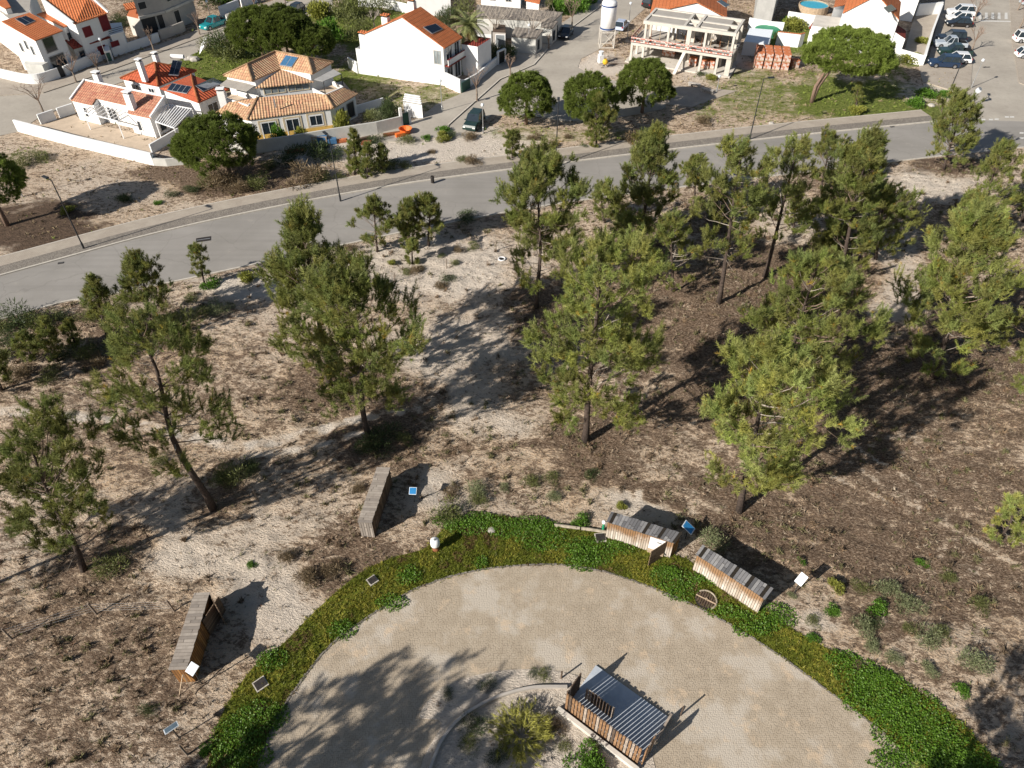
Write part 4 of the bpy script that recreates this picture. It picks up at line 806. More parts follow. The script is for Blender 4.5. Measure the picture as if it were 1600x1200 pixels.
def houses2():
    # top-left white house, orange mono roof
    bc = G(70, 119); z1 = HT(70, 119, 63)
    A, B, C, D = V(2, 33, 6.9), V(54.5, 63, 5.4), V(98, 47.5, 5.4), V(46, 19.5, 6.9)
    t = thing('orange_roofed_house', up(centroid([A, B, C, D]), 0), 'white two storey house with an orange roof and one solar panel at the left edge', 'house')
    roof(t, [[A, B, C, D]], 'tile_orange'); Wt = inset([A, B, C, D], .25); walls(t, Wt)
    Lf = V(-40, 10, 6.9); 
    solar(t, [VP(40, 40.5, A, B, C), VP(56, 33.5, A, B, C), VP(41, 26, A, B, C), VP(24, 30.5, A, B, C)], 2)
    window(t, Wt[1], Wt[2], .42, 4.2, 1.7, 1.9, bars=0, frame='grey_wall'); window(t, Wt[1], Wt[2], .48, 1.4, 2.3, 2.4, bars=0, frame='grey_wall'); 
    for u, z in ((.30, 3.6), (.55, 4.2), (.72, 3.6)): window(t, Wt[0], Wt[1], u, z, .45, 1.1, bars=0, frame='grey_wall')
    m = MB(); p0 = up(Wt[1], 0)+Vector((-2.6, -.8, 0)); m.prism([p0, up(Wt[1], 0)+Vector((.2, -1.2, 0)), up(Wt[1], 0)+Vector((.5, 0, 0)), p0+Vector((-.5, 1.2, 0))], [Vector((q.x, q.y, 2.3)) for q in (p0, up(Wt[1], 0)+Vector((.2, -1.2, 0)), up(Wt[1], 0)+Vector((.5, 0, 0)), p0+Vector((-.5, 1.2, 0)))], 'old_wall'); m.build('porch', t)
    m = MB(); f0, f1 = V(57, 21, 5.6), V(103, 38, 4.9); w = [V(57, 22, 5.6), V(99, 42, 5.0), V(110, 38, 5.0), V(72, 17, 5.6)]
    t = thing('link_house', up(centroid(w), 0), 'narrow white link wing with an orange roof between the two left houses', 'house'); roof(t, [w], 'tile_orange'); walls(t, inset(w, .15)); q = inset(w, .15); window(t, q[1], q[2], .5, 3.2, 1.0, 1.6, bars=0)
    A, B, C, D = V(60, -6, 8), V(116, 37, 5.9), V(168.5, 20, 5.9), V(138, -8, 8)
    t = thing('red_shutter_house', up(centroid([A, B, C, D]), 0), 'white house with dark red shutters and an orange roof at the upper left', 'house')
    roof(t, [[A, B, C, D]], 'tile_orange'); Wq = inset([A, B, C, D], .25); walls(t, Wq)
    solar(t, [VP(120, 17, A, B, C), VP(134, 10, A, B, C), VP(120, 4, A, B, C), VP(104, 6, A, B, C)], 2, frame='dark_metal')
    m = MB(); m.beam(A+Vector((-.1, 0, .1)), B+Vector((-.1, 0, .1)), .25, .3, 'white_wall'); m.beam(D+Vector((.1, 0, .1)), C+Vector((.1, 0, .1)), .25, .3, 'white_wall'); m.build('gable_coping', t)
    window(t, Wq[1], Wq[2], .27, 4.3, 1.2, 1.2, pane='shutter', bars=0, frame='red_trim'); window(t, Wq[1], Wq[2], .85, 4.7, 1.3, 2.0, pane='shutter', bars=0, frame='red_trim')
    lo = [V(101, 62.5, 3.0), V(114, 76, 2.6), V(137, 69, 2.6), V(117, 57, 3.4)]; roof(t, [lo], 'tile_dark', name='porch_roof'); walls(t, inset(lo, .2), 'old_wall', name='porch_wall')
    l2 = [V(127, 59, 3.3), V(140, 68, 2.7), V(172, 58, 2.7), V(155, 49, 3.4)]; roof(t, [l2], 'tile_dark', name='porch_roof'); q = inset(l2, .2); walls(t, q, name='porch_wall'); window(t, q[1], q[2], .45, 1.3, 1.1, 1.1, pane='shutter', bars=0, frame='red_trim'); q = inset(lo, .2); window(t, q[1], q[2], .5, 1.2, 1.0, 1.5, bars=0, frame='grey_wall')
    wg = [V(165, 38, 3.0), V(172, 56, 3.0), V(193, 50, 3.0), V(190, 36, 3.0)]; m = MB(); m.slab([p+Vector((0, 0, .1)) for p in wg], .2, 'white_wall'); 
    for k in range(3): m.beam(wg[1]+Vector((0, 0, .35+.25*k)), wg[2]+Vector((0, 0, .35+.25*k)), .05, .07, 'dark_metal')
    m.build('balcony', t); q = inset(wg, .2); walls(t, q, name='wing_wall'); window(t, q[1], q[2], .12, 1.4, 1.1, 1.2, pane='shutter', bars=0, frame='red_trim')
    A, B, C, D = V(-30, -8, 7.5), V(8, 13, 7.5), V(17, 11, 7.5), V(5, -8, 7.5); simple_house('corner_house', 'white house in the extreme top left corner with an orange roof edge', [[A, B, C, D]], 'tile_orange')
    w = [V(-40, -12, 7), V(13, 28, 6.6), V(45, 18, 6.6), V(50, -20, 7)]; t = thing('corner_house', up(centroid(w), 0), 'grey shaded flat house wall behind the leftmost orange roof', 'house'); walls(t, w, 'white_wall', flat='screed')
    wallrun('garden_wall', 'curved white street wall round the leftmost white house', [(-60, 108), (0, 122), (40, 131), (60, 132), (75, 129), (95, 122)], 1.5, .25, smoothn=4)
    wallrun('garden_wall', 'white street wall with a dark gate before the red shuttered house', [(104, 119), (120, 111), (147, 100), (160, 94)], 1.4, .25)
    t = thing('street_gate', G(99, 121), 'dark blue gate between the two white street walls', 'gate'); m = MB(); m.beam(G(96, 122)+Vector((0, 0, .8)), G(103, 119.5)+Vector((0, 0, .8)), .06, 1.5, 'dark_metal'); m.build('gate_leaf', t)
    wallrun('garden_wall', 'long low white wall along the upper left street', [(178, 89), (200, 81), (228, 72), (250, 64)], 1.3, .22)
    wallrun('garden_wall', 'dark block wall in front of the unfinished grey building', [(252, 62), (270, 56), (290, 48)], 1.5, .25, 'cement')
    wallrun('garden_wall', 'white wall beyond the teal pickup', [(345, 26), (375, 14)], 1.6, .22); wallrun('garden_wall', 'short white wall with a blue gate right of the teal pickup', [(378, 12), (402, 3)], 1.5, .22)
    P = [G(170, 98), G(178, 96), G(176, 85), G(168, 88)]; t = thing('meter_cabin', P[0], 'small white meter cabin with green doors on the upper left street', 'cabin'); m = MB(); m.prism([up(p, 0) for p in P], [up(p, 1.7) for p in P], 'white_wall'); m.build('wall', t); m = MB(); m.beam(P[0].lerp(P[1], .15)+Vector((0, -.12, .8)), P[0].lerp(P[1], .85)+Vector((0, -.12, .8)), .05, 1.2, 'green_paint'); m.build('door', t)
    # unfinished grey building
    a, b, c = G(228, 60), G(267, 50), G(310, 30); t = thing('unfinished_building', up(b, 0), 'unfinished grey block building with bare window holes', 'building'); H_ = 7.4
    d = a+(c-b); ring = [up(x, H_) for x in (a, b, c, d)]; walls(t, ring, 'cement', flat='screed')
    for A_, B_, l in ((a, b, ((.25, 4.8, 1.2, 1.0), (.75, 1.6, 1.0, 2.6), (.3, 1.7, 2.4, 2.4))), (b, c, ((.25, 5.0, 1.1, 1.3), (.35, 1.7, 1.2, 1.9), (.72, 5.2, 1.0, .9)))):
        for u, z, w, h in l: window(t, A_, B_, u, z, w, h, frame='cement_light', pane='dark_metal', bars=0, fr=.08)  # open holes without panes: a dark flat sheet stands in for the shade inside
    m = MB(); m.beam(up(a, 3.2)+Vector((0, -.1, 0)), up(b, 3.2)+Vector((0, -.1, 0)), .3, .35, 'cement_light'); m.beam(up(b, 3.2)+Vector((.1, -.1, 0)), up(c, 3.2)+Vector((.1, -.1, 0)), .3, .35, 'cement_light'); m.build('floor_band', t)
    P = [V(192, 6, 4.2), V(197, 15, 3.9), V(217, 11, 3.9), V(214, 2, 4.2)]; m = MB(); m.slab(P, .2, 'tile_orange'); m.build('side_roof', t); m = MB(); q = [G(208, 55), G(228, 60), G(240, 45), G(215, 40)]; m.prism([up(p, 0) for p in q], [up(p, 3) for p in q], 'cement_light', 'orange_brick'); m.build('annex', t)
    # white cabin near the hedge
    P = [G(366, 62), G(381, 55), G(373, 38), G(357, 44)]; t = thing('site_cabin', P[0], 'small pale green and white portable cabin on the roadside', 'cabin'); m = MB(); m.prism([up(p, 0) for p in P], [up(p, 2.2) for p in P], 'white_wall', 'screed'); m.build('wall', t); window(t, P[1], P[2], .5, 1.3, .9, .9)
    # grey roofed row
    def shed(label, pts, z0, z1, px): 
        r = [V(x, y, z) for (x, y), z in zip(pts, (z0, z0, z1, z1))]; return simple_house('old_shed', label, [r], 'tile_grey', 'old_wall', .15, wins=[(inset(r, .15)[1], inset(r, .15)[2], .4, 1.2, .9, 1.5, 'grey_wall', 'glass')])
    shed('long low old building with a worn grey roof beyond the palm', [(744, 27), (865, 33), (880, 19), (745, 7)], 3.0, 3.6, 0)
    shed('small old shed with a grey roof and green door beside the street', [(798, 56), (838, 60), (849, 46), (805, 42)], 2.5, 3.0, 0)
    shed('middle old shed with a grey roof behind the bare trees', [(845, 42), (863, 44), (872, 33), (846, 31)], 2.6, 3.0, 0)
    P = [G(733, 72), G(768, 73), G(768, 62), G(735, 60)]; t = thing('outbuilding', P[0], 'low white outbuilding right of the palm trunk', 'building'); m = MB(); m.prism([up(p, 0) for p in P], [up(p, 1.9) for p in P], 'white_wall', 'cement_light'); m.build('wall', t)
    P = [G(770, 74), G(790, 75), G(790, 62), G(771, 60)]; t = thing('outbuilding', P[0], 'small brown open shed between the palm and the bare trees', 'building'); m = MB(); m.prism([up(p, 0) for p in P], [up(p, 2.3) for p in P], 'cement', 'slat_dark'); m.build('wall', t); window(t, P[0], P[1], .6, 1.0, 1.4, 1.9, pane='grey_fabric', frame='white_paint', bars=0)
    P = [G(752, 15), G(813, 20), G(818, -15), G(760, -15)]; t = thing('white_house', P[0], 'white house at the top edge behind the grey roofed row', 'house'); m = MB(); m.prism([up(p, 0) for p in P], [up(p, 3.4) for p in P], 'white_wall'); m.build('wall', t)
    for u in (.3, .7): window(t, P[0], P[1], u, 2.2, .9, .9, frame='grey_wall')
    w = [V(820, 0, 3), V(843, 5, 3), V(846, -8, 3.4), V(823, -12, 3.4)]; simple_house('white_house', 'small white house with an orange roof at the top edge', [w], 'tile_orange')
    P = [G(640, 25), G(705, 24), G(700, -10), G(640, -10)]; t = thing('white_house', P[0], 'white flat house cut by the top edge left of the palm', 'house'); m = MB(); m.prism([up(p, 0) for p in P], [up(p, 3.2) for p in P], 'white_wall'); m.build('wall', t)
    wallrun('garden_wall', 'white wall at the top edge over the green plot', [(560, 10), (600, 12), (640, 22)], 1.6, .2)
    # construction frame
    O = G(983, 97); X = G(1137, 121); ux = (X-O).normalized(); Wd = (X-O).length; uy = Vector((-ux.y, ux.x, 0)); Dp = 6.6
    t = thing('concrete_frame', O, 'unfinished two storey concrete frame with bare columns and open floors', 'building')
    P = lambda u, v, z: O+ux*(u*Wd)+uy*(v*Dp)+Vector((0, 0, z)); rz = math.atan2(ux.y, ux.x); z1, z2 = 2.95, 6.0
    m = MB(); m.prism([P(-.04, -.05, 0), P(1.02, -.05, 0), P(1.02, 1, 0), P(-.04, 1, 0)], [P(-.04, -.05, .18), P(1.02, -.05, .18), P(1.02, 1, .18), P(-.04, 1, .18)], 'cement_light'); m.build('ground_slab', t)
    m = MB(); m.prism([P(0, -.02, z1-.35), P(1, -.02, z1-.35), P(1, 1, z1-.35), P(0, 1, z1-.35)], [P(0, -.02, z1), P(1, -.02, z1), P(1, 1, z1), P(0, 1, z1)], 'cement_light', 'cement'); m.build('floor_slab', t)
    m = MB()
    for u in (.01, .13, .55, .71, .87, .98):
        for v in (.02, .5, .97): m = MB(); m.box(P(u, v, z1/2), (.34 if u < .9 or v > .1 else .7, .34, z1-.4), rz, 'cement_light'); m.build('ground_column', t)
    for u in (.13, .36, .56, .72, .985):
        for v in (.02, .5, .97): m = MB(); m.box(P(u, v, (z1+z2)/2), (.32 if u != .56 else .6, .34, z2-z1-.3), rz, 'cement_light'); m.build('upper_column', t)
    m = MB()
    for v in (.02, .5, .97): m.beam(P(.1, v, z2), P(1, v, z2), .4, .45, 'cement_light')
    for u in (.11, .5, .62, .985): m.beam(P(u, .05, z2+.02), P(u, .95, z2+.02), .35, .42, 'cement_light')
    m.build('roof_beam', t); m = MB(); m.prism([P(.13, .10, z2-.3), P(.49, .10, z2-.3), P(.49, .94, z2-.3), P(.13, .94, z2-.3)], [P(.13, .10, z2+.1), P(.49, .10, z2+.1), P(.49, .94, z2+.1), P(.13, .94, z2+.1)], 'cement_light', 'screed'); m.prism([P(.64, .2, z2-.3), P(.90, .2, z2-.3), P(.90, .9, z2-.3), P(.64, .9, z2-.3)], [P(.64, .2, z2+.1), P(.90, .2, z2+.1), P(.90, .9, z2+.1), P(.64, .9, z2+.1)], 'cement_light', 'screed'); m.build('roof_slab', t); rr_ = random.Random(2)
    for i in range(16):
        u, v = rr_.uniform(.14, .95), rr_.uniform(.15, .9); a_ = rr_.uniform(0, 3.14); m = MB(); m.beam(P(u, v, z1+.1), P(u, v, z1+.1)+Vector((math.cos(a_), math.sin(a_), 0))*rr_.uniform(1, 2.6), .22, .08+.1*(i % 3), ('timber_pale', 'cement_light', 'slat_dark')[i % 3]); m.build('loose_plank', t)
    for i in range(10): m = MB(); u = .16+.085*i; m.beam(P(u, .3+.05*(i % 3), z1), P(u, .3+.05*(i % 3), z2-.3), .07, .07, 'timber_pale' if i % 2 else 'rust'); m.build('prop', t)
    m = MB(); m.prism([P(.5, .96, z1), P(1, .96, z1), P(1, 1.0, z1), P(.5, 1.0, z1)], [P(.5, .96, z2), P(1, .96, z2), P(1, 1.0, z2), P(.5, 1.0, z2)], 'cement'); m.prism([P(.05, .96, .2), P(.98, .96, .2), P(.98, 1.0, .2), P(.05, 1.0, .2)], [P(.05, .96, 2.6), P(.98, .96, 2.6), P(.98, 1.0, 2.6), P(.05, 1.0, 2.6)], 'cement'); m.build('rear_wall', t)
    m = MB()
    for z in (z1+.25, z1+.75): m.beam(P(0, -.03, z), P(1, -.03, z), .04, .2, 'netting')
    for z in (z1+.25, z1+.75): m.beam(P(0, -.03, z), P(0, .8, z), .04, .32, 'netting')
    m.build('safety_netting', t); m = MB(); m.beam(P(0, .02, z1+1), P(.1, .9, z2-.1), .08, .08, 'timber_pale'); m.build('scaffold_pole', t); m = MB(); m.beam(P(.0, .3, z1+.1), P(.12, .6, z2-.5), .08, .08, 'timber_pale'); m.build('scaffold_pole', t); m = MB(); m.beam(P(.50, -.32, 0), P(.545, -.03, z1-.3), .5, .12, 'cement_light'); m.build('prop', t)
    def pallet(p, rz_, label, s=1., proto=[None]):
        if proto[0] is None:
            q = link(bpy.data.objects.new('brick_pallet', None)); m = MB(); m.local = True; m.box((0, 0, .08), (1.1, 1.0, .12), 0, 'timber_pale'); m.build('pallet_base', q); m = MB(); m.local = True
            for i in range(3):
                for k in range(4): m.box((-.36+.36*i, 0, .27+.25*k), (.34, .98, .235), 0, 'pallet')
            m.build('brick_stack', q); m = MB(); m.local = True; m.box((0, 0, 1.165), (1.06, .98, .03), 0, 'orange_brick'); m.build('top_layer', q); proto[0] = q
        else: q = copy_tree(proto[0])
        q.location = p; q.rotation_euler.z = rz_; q.scale = (s, s, s); setp(q, None, 'bricks', 'pallets of hollow bricks'); auto(q, label, PJ(*p)[0]); return q
    for (px, py) in ((1040, 89), (1049, 90), (1082, 104), (1101, 108), (1110, 108), (1024, 76), (1060, 84)): pallet(up(G(px, py), .19), rz, 'pallet of orange hollow bricks standing inside the concrete frame')
    B0 = G(1184, 106); bx = (G(1228, 109)-B0).normalized(); by = Vector((-bx.y, bx.x, 0))
    for i in range(4):
        for j in range(3):
            for k in range(2):
                pallet(B0+bx*(i*1.28)+by*(j*1.3)+Vector((0, 0, k*1.2)), math.atan2(bx.y, bx.x), 'white wrapped brick pallet %s, %s row of outdoor stacks' % (('at bottom', 'on top')[k], ('front', 'middle', 'back')[j]))
    pallet(B0+bx*5.4+by*1.2, .1, 'single wrapped brick pallet at the right end of the outdoor stacks')
    # orange roofed house behind the frame
    gl, gr = up(O+ux*(.12*Wd)+uy*(Dp+3), 0), up(O+ux*(.98*Wd)+uy*(Dp+3), 0); A = V(1016, 19, 4.4); B = V(1136, 27, 4.4); m_ = V(1089, 3, 6.4); n = Vector((-(B-A).y, (B-A).x, 0)).normalized()*11
    t = thing('broad_gable_house', up(m_, 0), 'white house with a broad gable and orange roof behind the concrete frame', 'house'); roof(t, [[A, m_, m_+n, A+n], [m_, B, B+n, m_+n]], 'tile_orange'); i_ = (B-A).normalized()*.3; f_ = n.normalized()*.25; walls(t, [A+i_+f_, m_+f_, B-i_+f_, B-i_+n, m_+n, A+i_+n], drop=.2)
    solar(t, [VP(1133, 12, m_, B, B+n), VP(1140, 9, m_, B, B+n), VP(1127, 1, m_, B, B+n), VP(1120, 3, m_, B, B+n)], 2); window(t, A+f_, B+f_, .48, 4.2, .6, .9); 
    B2 = B+n*.1; A2 = [V(1136, 27, 4.3), V(1166, 24, 3.6), V(1176, 12, 3.6), V(1150, -4, 4.3)]; 
    P = [G(1176, 38), G(1203, 42), G(1214, 8), G(1180, 0)]; t = thing('grey_block', P[0], 'plain grey rendered block right of the broad gable house', 'building'); m = MB(); m.prism([up(p, 0) for p in P], [up(p, 4.6) for p in P], 'grey_wall', 'screed'); m.build('wall', t)
    wallrun('garden_wall', 'white yard wall left of the round blue pool', [(1168, 44), (1200, 50), (1222, 52)], 1.7, .2); wallrun('garden_wall', 'white yard wall in front of the round blue pool', [(1228, 36), (1265, 42), (1297, 46)], 1.9, .2)
    wallrun('garden_wall', 'white wall with an orange capped end beside the bricks', [(1211, 70), (1246, 74), (1252, 72)], 2.0, .25, 'white_wall', 'tile_orange')
    P = [G(1158, 86), G(1196, 90), G(1202, 72), G(1166, 69)]; t = thing('garden_shed', P[0], 'small white shed with a pale blue roof right of the concrete frame', 'shed'); m = MB(); m.prism([up(p, 0) for p in P], [up(p, 2.0) for p in P], 'white_wall'); m.build('wall', t); m = MB(); m.slab([up(p, z) for p, z in zip(P, (2.05, 2.05, 2.5, 2.5))], .06, 'info_white'); m.build('roof', t)
    P = V(1272, 7, 1.15); t = thing('swimming_pool', up(P, 0), 'round above ground pool with bright blue water at the top edge', 'pool'); m = MB(); m.lathe(up(P, 0), [(2.6, 0), (2.6, 1.2), (2.45, 1.2), (2.45, 1.0)], 'timber_pale', 24); m.build('pool_wall', t); m = MB(); m.prism([up(P, 1.0)+Vector((2.46*math.cos(k*.2618), 2.46*math.sin(k*.2618), 0)) for k in range(24)], [up(P, 1.05)+Vector((2.46*math.cos(k*.2618), 2.46*math.sin(k*.2618), 0)) for k in range(24)], 'water'); m.build('water', t)
    P = V(1199, 45, 1.0); t = thing('swimming_pool', up(P, 0), 'round pool under a green cover between the white yard walls', 'pool'); m = MB(); m.lathe(up(P, 0), [(2.0, 0), (2.0, 1.0), (1.8, 1.06), (.01, 1.1)], 'green_cover', 20); m.build('pool_cover', t)
    # white gable house by the car park
    wr = G(1408, 92); ze_ = HT(1404, 89, 30); Er = V(1405, 30, ze_); ap_ = V(1366, 9, HT(1390, 84, 9)); El = V(1317, 19.5, ze_); 
    # keep the gable plane straight
    dxy = (Er-El); fr = ((ap_-El).dot(dxy)/dxy.dot(dxy)); ap_ = El+dxy*fr+Vector((0, 0, 3.0)); nn = Vector((-dxy.y, dxy.x, 0)).normalized()*9
    t = thing('gable_end_house', up(El+dxy*.5, 0), 'white house with a broad blank gable and orange roof beside the car park', 'house'); El2 = V(1290, 30, 3.2); Er2 = V(1419, 62, 3.0)
    roof(t, [[El, ap_, ap_+nn, El+nn], [ap_, Er, Er+nn, ap_+nn]], 'tile_orange'); ff = nn.normalized()*.2; walls(t, [El+ff, ap_+ff, Er+ff, Er+nn, ap_+nn, El+nn], drop=.12)
    m = MB(); q = [up(El, 0)+ff*2-dxy.normalized()*4, up(El, 0)+ff*2, up(El, 0)+nn*.7, up(El, 0)+nn*.7-dxy.normalized()*4]; m.prism(q, [up(p, 3) for p in q], 'white_wall', 'cement_light'); m.build('side_wing', t); m = MB()
    q = [up(Er, 0)+ff*2, up(Er, 0)+ff*2+dxy.normalized()*1.8, up(Er, 0)+nn*.5+dxy.normalized()*1.8, up(Er, 0)+nn*.5]; m.prism(q, [up(q[0], 3.6), up(q[1], 2.8), up(q[2], 2.8), up(q[3], 3.6)], 'white_wall', 'tile_dark'); m.build('side_wing', t)
    chimney(t, 1371, 17, 5.6, 7.4, .9, .7, 0); solar(t, [VP(1388, 21, ap_, Er, Er+nn), VP(1400, 15, ap_, Er, Er+nn), VP(1392, 8, ap_, Er, Er+nn), VP(1380, 13, ap_, Er, Er+nn)], 1)
    w = [V(1264, 43.5, 2.3), V(1293, 45.5, 2.3), V(1298, 34.5, 2.8), V(1270, 34.5, 2.8)]; simple_house('brick_barbecue', 'small open shelter with a dark red roof behind the umbrella pine', [w], 'tile_dark', cat='shelter')
    w = [V(1303, 10, 4), V(1327, 6, 4), V(1330, -12, 4), V(1308, -10, 4)]; simple_house('corner_annex', 'low orange roofed annex at the top edge left of the car park house', [w], 'tile_orange')
    P = [G(1418, 60), G(1450, 62), G(1462, 8), G(1425, -10)]; t = thing('white_house', P[0], 'white building at the top edge between the gable and the parked cars', 'house'); P = [G(1395, 30), G(1424, 34), G(1432, -6), G(1400, -10)]; m = MB(); m.prism([up(p, 0) for p in P], [up(p, 5.8) for p in P], 'white_wall'); m.build('wall', t)
    wallrun('garden_wall', 'white boundary wall along the parked cars', [(1440, 103), (1452, 62), (1467, 22)], 1.7, .3); wallrun('garden_wall', 'white front wall below the car park house', [(1376, 88), (1405, 93), (1440, 103)], 1.5, .25); wallrun('garden_wall', 'white cross wall at the far end of the courtyard by the cars', [(1430, 25), (1467, 22)], 2.0, .25)
    setp(strip_mesh('courtyard', P2([(1412, 84), (1440, 98), (1466, 22), (1430, 20)]), .06, 'pavement'), kind='structure')
# ---------------------------------------------------------------- street things
def street_lamp(px, py, pt, label, heads=1, ang=0., h=None, thin=False, group='tall black road lamps'):
    b = G(px, py, .12); h = h or HT(px, py, pt); t = thing('street_lamp', b, label, 'street lamp', group, ang); m = MB(); m.local = True; w = .055 if thin else .075; mt = 'galvanised' if thin else 'dark_metal'
    m.tube([(0, 0, -.1), (0, 0, .7), (0, 0, .75), (0, 0, h-.1)], [w*1.5, w*1.5, w, w*.7], mt, 8); m.build('post', t); 
    for k in range(heads):
        s = -1 if k else 1; m = MB(); m.local = True; L = .9 if not thin else .0
        if not thin: m.beam((0, 0, h-.12), (s*L*.6, 0, h), .06, .06, mt); m.build('arm', t); m = MB(); m.local = True; m.box((s*L, 0, h+.02), (.75, .30, .12), 0, mt); m.box((s*L, 0, h-.06), (.6, .22, .05), 0, 'lens')
        else: m.lathe((0, 0, h-.15), [(.05, 0), (.20, .12), (.20, .34), (.05, .44)], 'info_white', 10)
        m.build('lamp_head', t)
    return t
def car(px, py, ang, kind, paint, label, L=4.1):
    """built along +x, front at +x"""
    b = G(px, py, .03) if not isinstance(px, Vector) else px; t = thing('parked_car', b, label, 'car' if kind != 'pickup' else 'pickup', 'cars parked along the streets', ang)
    w = .86 if kind != 'suv' else .92; hh = {'hatch': (.78, 1.46), 'suv': (.95, 1.75), 'pickup': (.95, 1.72), 'sedan': (.78, 1.42)}[kind]; zb, zt = hh; x0, x1 = -L/2, L/2; z0 = .28; pm = 'paint_'+paint
    m = MB(); m.local = True
    prof = {'hatch': [(x0, .45), (x0+.05, zb), (x0+.9, zb+.04), (x1-1.15, zb+.03), (x1-.25, zb-.12), (x1, .55)], 'suv': [(x0, .5), (x0+.04, zb), (x0+.9, zb+.03), (x1-1.1, zb+.02), (x1-.15, zb-.1), (x1, .6)], 'pickup': [(x0, .5), (x0+.03, zb), (x0+1.7, zb), (x1-1.4, zb+.03), (x1-.15, zb-.06), (x1, .6)], 'sedan': [(x0, .5), (x0+.1, zb), (x0+.9, zb+.06), (x1-1.3, zb+.03), (x1-.2, zb-.12), (x1, .55)]}[kind]
    n = len(prof); lo = [(x, z0) for x, z in prof]
    for i in range(n-1):        # rounded shoulders: side panel, bevel, deck
        (xa, za), (xb, zb_) = prof[i], prof[i+1]; 
        for s in (-1, 1):
            q = [(xa, s*w, z0), (xb, s*w, z0), (xb, s*w, zb_-.10 if i+1 < n-1 else zb_-.05), (xa, s*w, za-.10 if i else za-.05)]; q2 = [(xa, s*w, q[3][2]), (xb, s*w, q[2][2]), (xb, s*(w-.09), zb_), (xa, s*(w-.09), za)]
            if s > 0: q = q[::-1]; q2 = q2[::-1]
            m.face(q, pm); m.face(q2, pm)
        m.face([(xa, -(w-.09), za), (xb, -(w-.09), zb_), (xb, w-.09, zb_), (xa, w-.09, za)], pm)
    m.box((x1-.03, 0, (z0+prof[-1][1])/2), (.12, w*1.94, prof[-1][1]-z0), 0, pm); m.box((x0+.03, 0, (z0+prof[0][1])/2), (.12, w*1.94, prof[0][1]-z0), 0, pm)
    if kind == 'pickup': m.box((x0+.85, 0, zb+.004), (1.45, w*1.6, .02), 0, 'tyre')
    m.face([(x0, -w, z0), (x0, w, z0), (x1, w, z0), (x1, -w, z0)], 'tyre'); m.build('body', t)
    c0, c1, c2, c3 = {'hatch': (x0+.10, x0+.55, x1-1.95, x1-1.15), 'suv': (x0+.06, x0+.30, x1-1.85, x1-1.2), 'pickup': (x0+1.6, x0+1.85, x1-2.05, x1-1.4), 'sedan': (x0+.75, x0+1.35, x1-2.1, x1-1.3)}[kind]; wi = w-.20
    m = MB(); m.local = True; B_ = [(c0, -w+.06, zb), (c3, -w+.06, zb), (c3, w-.06, zb), (c0, w-.06, zb)]; T_ = [(c1, -wi, zt-.05), (c2, -wi, zt-.05), (c2, wi, zt-.05), (c1, wi, zt-.05)]
    for i in range(4): j = (i+1) % 4; m.face([B_[i], B_[j], T_[j], T_[i]], 'glass')
    m.build('window_glass', t); m = MB(); m.local = True; m.prism([(x, y, z-.0) for x, y, z in T_], [(x*1.0, y*.93, z+.055) for x, y, z in T_], pm)
    for s in (-1, 1):
        y0, y1 = s*(w-.055), s*(wi+.005); k = ((c0+c3)/2, (c1+c2)/2)
        for xb, xt in ((c0, c1), k, (c3, c2)): m.beam((xb, y0, zb), (xt, y1, zt-.04), .08, .06, pm)
    m.build('roof', t)
    for i, (x, s) in enumerate(((x0+.78, -1), (x0+.78, 1), (x1-.8, -1), (x1-.8, 1))):
        m = MB(); m.local = True; r = .31 if kind in ('hatch', 'sedan') else .36; m.tube([(x, s*(w-.2), r), (x, s*(w+.02), r)], r, 'tyre', 14); o = m.build('wheel', t); m = MB(); m.local = True; m.tube([(x, s*(w+.0), r), (x, s*(w+.035), r)], r*.6, 'rim', 10); q = m.build('rim', t); q.parent = o
    for s in (-1, 1):
        m = MB(); m.local = True; m.box((x1+.02, s*(w-.25), .62), (.08, .34, .15), 0, 'lens'); m.build('headlight', t); m = MB(); m.local = True; m.box((x0-.02, s*(w-.18), .75), (.06, .22, .22), 0, 'tail_red'); m.build('tail_light', t)
        m = MB(); m.local = True; m.box((c3-.15, s*(w+.09), zb+.08), (.14, .16, .12), 0, pm); m.build('mirror', t)
    return t
def heading(a, b): p, q = G(*a), G(*b); return math.atan2(q.y-p.y, q.x-p.x)
